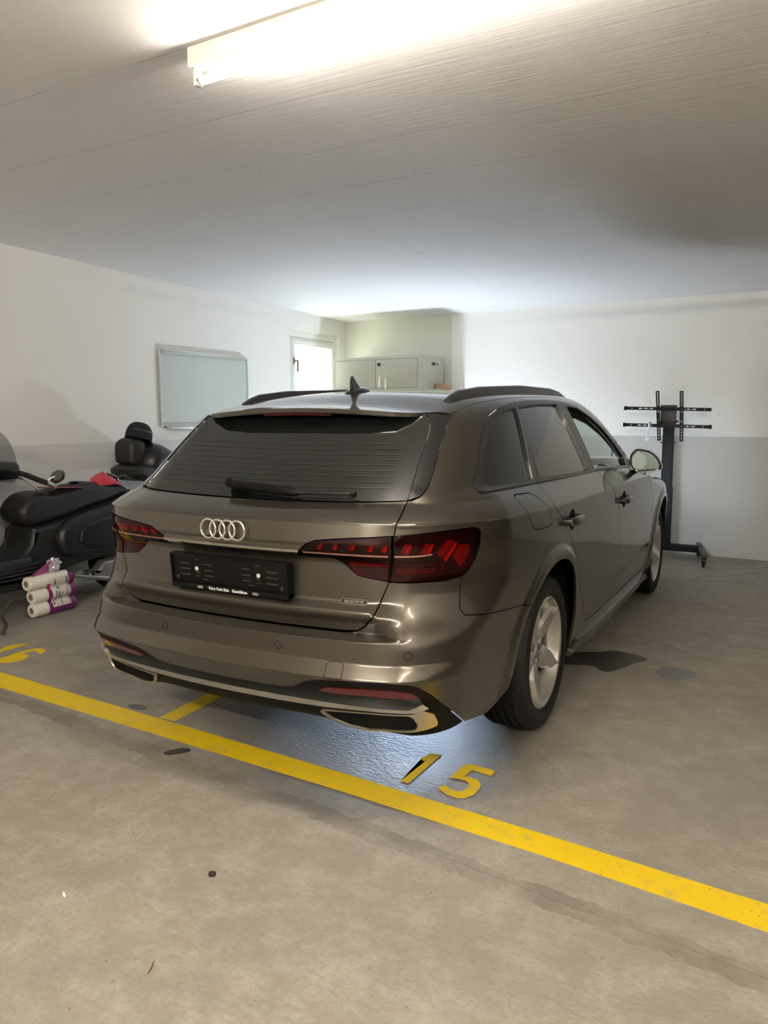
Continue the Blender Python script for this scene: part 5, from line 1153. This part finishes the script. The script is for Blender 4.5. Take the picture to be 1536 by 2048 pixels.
# cap on the back pad
CP = empty('cap', (0, 0, 0), 0, 'black baseball cap hung over the scooter backrest pad', 'cap'); cb = M('cap_cotton', (.010, .010, .012), .9)
cc_ = Vector((XS+.02, 1.355, 1.160)); bm = bmesh.new(); rows = []
tilt = Matrix.Translation(cc_) @ Matrix.Rotation(math.radians(-14), 4, 'X')
for i in range(11):
    ph = math.radians(90*i/10); row = []
    for k in range(36):
        th = 2*math.pi*k/36; r = math.cos(ph)**.72 if i < 10 else 0; z = .125*math.sin(ph)**.85; y = .112*r*math.sin(th); x = .095*r*math.cos(th)
        if i == 0: z -= .012
        row.append(bm.verts.new(tilt @ Vector((x, y, z))))
    rows.append(row)
for a, b in zip(rows[:-1], rows[1:]):
    for k in range(36): bm.faces.new((a[k], a[(k+1) % 36], b[(k+1) % 36], b[k]))
bmesh.ops.remove_doubles(bm, verts=bm.verts, dist=1e-4)
o = frombm('crown', bm, cb, CP, True); sf = o.modifiers.new('s', 'SOLIDIFY'); sf.thickness = .003
bm = bmesh.new(); a_ = []; b2 = []
for k in range(17):
    th = math.radians(20+140*k/16); 
    for L_, rr in ((a_, 1.0), (b2, 1.62)):
        x = .095*rr*math.cos(th)*(1 if rr == 1 else .75); y = .110*math.sin(th)*rr; L_.append(bm.verts.new(tilt @ Vector((x, y, -.012-.030*(rr-1)/.62-.02*(x/.09)**2*(rr > 1)))))
for k in range(16): bm.faces.new((a_[k], a_[k+1], b2[k+1], b2[k]))
o = frombm('visor', bm, cb, CP, True); sf = o.modifiers.new('s', 'SOLIDIFY'); sf.thickness = .004
bm = bmesh.new()
for k in range(13):
    th = math.radians(-62+k*8.6); p = tilt @ Vector((.098*math.cos(th), .115*math.sin(th), .052)); w = .0035 if k not in (5, 9) else .0015
    bmbox(bm, (p.x-.004, p.y-w, p.z-.0022), (p.x+.001, p.y+w, p.z+.0022))
frombm('stitched_mark', bm, M('thread_grey', (.38, .38, .37), .8), CP)
# ------------------------------------------------------------------ kitchen-roll pack
PK = empty('paper_roll_pack', (0, 0, 0), 0, 'three-high pack of white paper rolls with purple wrapper on the floor', 'paper rolls')
pw = M('paper_white', (.80, .765, .68), .75, bump=(40, .3, .003)); cr = M('core_brown', (.30, .20, .13), .8); dk = MM['shell']
PX = -2.650
for k, (y0_, z_) in enumerate(((.150, .0475), (.150, .1400), (.122, .2330))):
    r = .0465; o = lathe('paper_roll', [(0, .021), (0, .040), (.006, r), (.304, r), (.310, .040), (.310, .021), (.29, .020), (.02, .020)], pw, PK, 40, 'Y', loc=(PX, y0_+.006, z_+.001), closed=True)
    lathe('roll_core', [(-.001, .0175), (-.001, .0212), (.10, .0212), (.10, .0175)], cr, o, 24, 'Y', closed=True)
# wrapper: purple print band following the three bulges on the outer side
def bulge(z):
    zz = (z-.0475)/.0925; k = min(2, max(0, round(zz))); c = .0475+.0925*k; t = max(-1, min(1, (z-c)/.0475)); return PX+.001+.0465*math.sqrt(max(.30, 1-t*t))
def band(name, ya, yb, za, zb, m, off, shift=0.):
    bm = bmesh.new(); rows = []
    for z in np.linspace(za, zb, 40):
        sh = -.028*max(0, (z-.18)/.09)*.8+shift; x = bulge(z)+off; rows.append([bm.verts.new((x-.004*0, y+sh, z)) for y in np.linspace(ya, yb, 6)])
    for a, b in zip(rows[:-1], rows[1:]):
        for k in range(5): bm.faces.new((a[k], a[k+1], b[k+1], b[k]))
    o = frombm(name, bm, m, PK, True); s_ = o.modifiers.new('s', 'SOLIDIFY'); s_.thickness = .0006; return o
pu = M('print_purple', (.17, .010, .13), .35, 0, .3); mg = M('print_magenta', (.38, .015, .12), .35, 0, .3); lab = M('print_label', (.62, .58, .52), .4, 0, .3); gt = M('print_grey', (.16, .15, .15), .5)
band('purple_band', .440, .478, .004, .262, pu, .0016); band('purple_band', .262, .446, .004, .050, pu, .0016); band('purple_band', .262, .292, .048, .170, pu, .0016); band('magenta_band', .262, .290, .170, .215, mg, .0016)
band('wrapper_label', .290, .440, .048, .255, lab, .0014)
for (a, b, c, d) in ((.335, .352, .165, .185), (.318, .328, .09, .16), (.338, .352, .10, .15), (.30, .312, .065, .12), (.365, .372, .06, .14), (.32, .33, .20, .24), (.405, .412, .11, .17), (.412, .424, .205, .245)): band('label_print', a, b, c, d, gt, .0019)
film = thin_glass('clear_film', (.93, .93, .93), .08, 1, 1.35)
def crumple(name, c, s, m, seed, par):
    rs = random.Random(seed); bm = bmesh.new(); bmesh.ops.create_icosphere(bm, subdivisions=3, radius=1)
    for v in bm.verts:
        q = 1+rs.uniform(-.28, .28); v.co = Vector((c[0]+v.co.x*s[0]*q, c[1]+v.co.y*s[1]*q, c[2]+v.co.z*s[2]*q+.25*s[2]*v.co.y))
    return frombm(name, bm, m, par)
PB2 = tag(crumple('plastic_wrap', (-2.66, .352, .325), (.035, .050, .045), M('foil_wrap', (.62, .58, .66), .15, .35, .6), 3, None), 'crumpled clear and pink plastic wrap on top of the roll pack', 'wrap')
tb = pydata('wrap_tail', [(-2.63, .165, .281), (-2.64, .19, .275), (-2.66, .34, .283), (-2.64, .33, .36), (-2.62, .28, .335), (-2.66, .17, .281), (-2.67, .34, .286), (-2.66, .32, .355)], [(0, 1, 2, 3, 4), (5, 0, 4, 7), (5, 7, 6), (1, 2, 6, 5), (4, 3, 7)], M('wrap_magenta', (.42, .08, .25), .25, 0, .5), PB2)
# strap dangling by the front stand at the frame edge
tag(tube('loose_strap', [(-2.45, -.20, .006), (-2.45, -.17, .06), (-2.45, -.20, .12), (-2.45, -.16, .17), (-2.45, -.14, .20)], .012, M('strap_black', (.03, .028, .026), .7), None, 8), 'short black strap end standing on the floor at the left edge', 'strap')
# ------------------------------------------------------------------ added work light, unseen, made up for the glow under the car
WK = empty('work_light', (-1.50, 3.75, 0), math.radians(25.5), 'small black floor work light standing left of the car, shining under it', 'work light')
bm = bmesh.new(); bmbox(bm, (-.09, -.02, .05), (.09, .02, .17), .01); bmbox(bm, (-.10, -.06, 0), (.10, .06, .015), .004); bmbox(bm, (-.10, -.006, .0), (-.094, .006, .11)); bmbox(bm, (.094, -.006, .0), (.10, .006, .11)); frombm('housing', bm, MM['black_plastic'], WK, True, 40)
box('led_panel', (-.075, -.024, .065), (.075, -.020, .155), M('led_glow', (1, 1, 1), .4, emis=(.80, .90, 1.0), estr=8.0), WK)
ld = bpy.data.lights.new('led', 'SPOT'); ld.energy = ADDED_LED_POWER; ld.color = (.58, .75, 1.0); ld.spot_size = math.radians(50); ld.spot_blend = .5; ld.shadow_soft_size = .04
lo = bpy.data.objects.new('led', ld); COL.objects.link(lo); lo.parent = WK; lo.location = (0, -.05, .11); lo.rotation_euler = (math.radians(-90+2), 0, math.radians(0))
ld = bpy.data.lights.new('led_spill', 'AREA'); ld.energy = CEILING_FILL_POWER; ld.color = (.78, .88, 1.0); ld.shape = 'DISK'; ld.size = .25  # added upward fill that brightens the ceiling and walls
lo = bpy.data.objects.new('led_spill', ld); COL.objects.link(lo); lo.parent = WK; lo.location = (0, 0, .20); lo.rotation_euler = (math.pi, 0, 0)
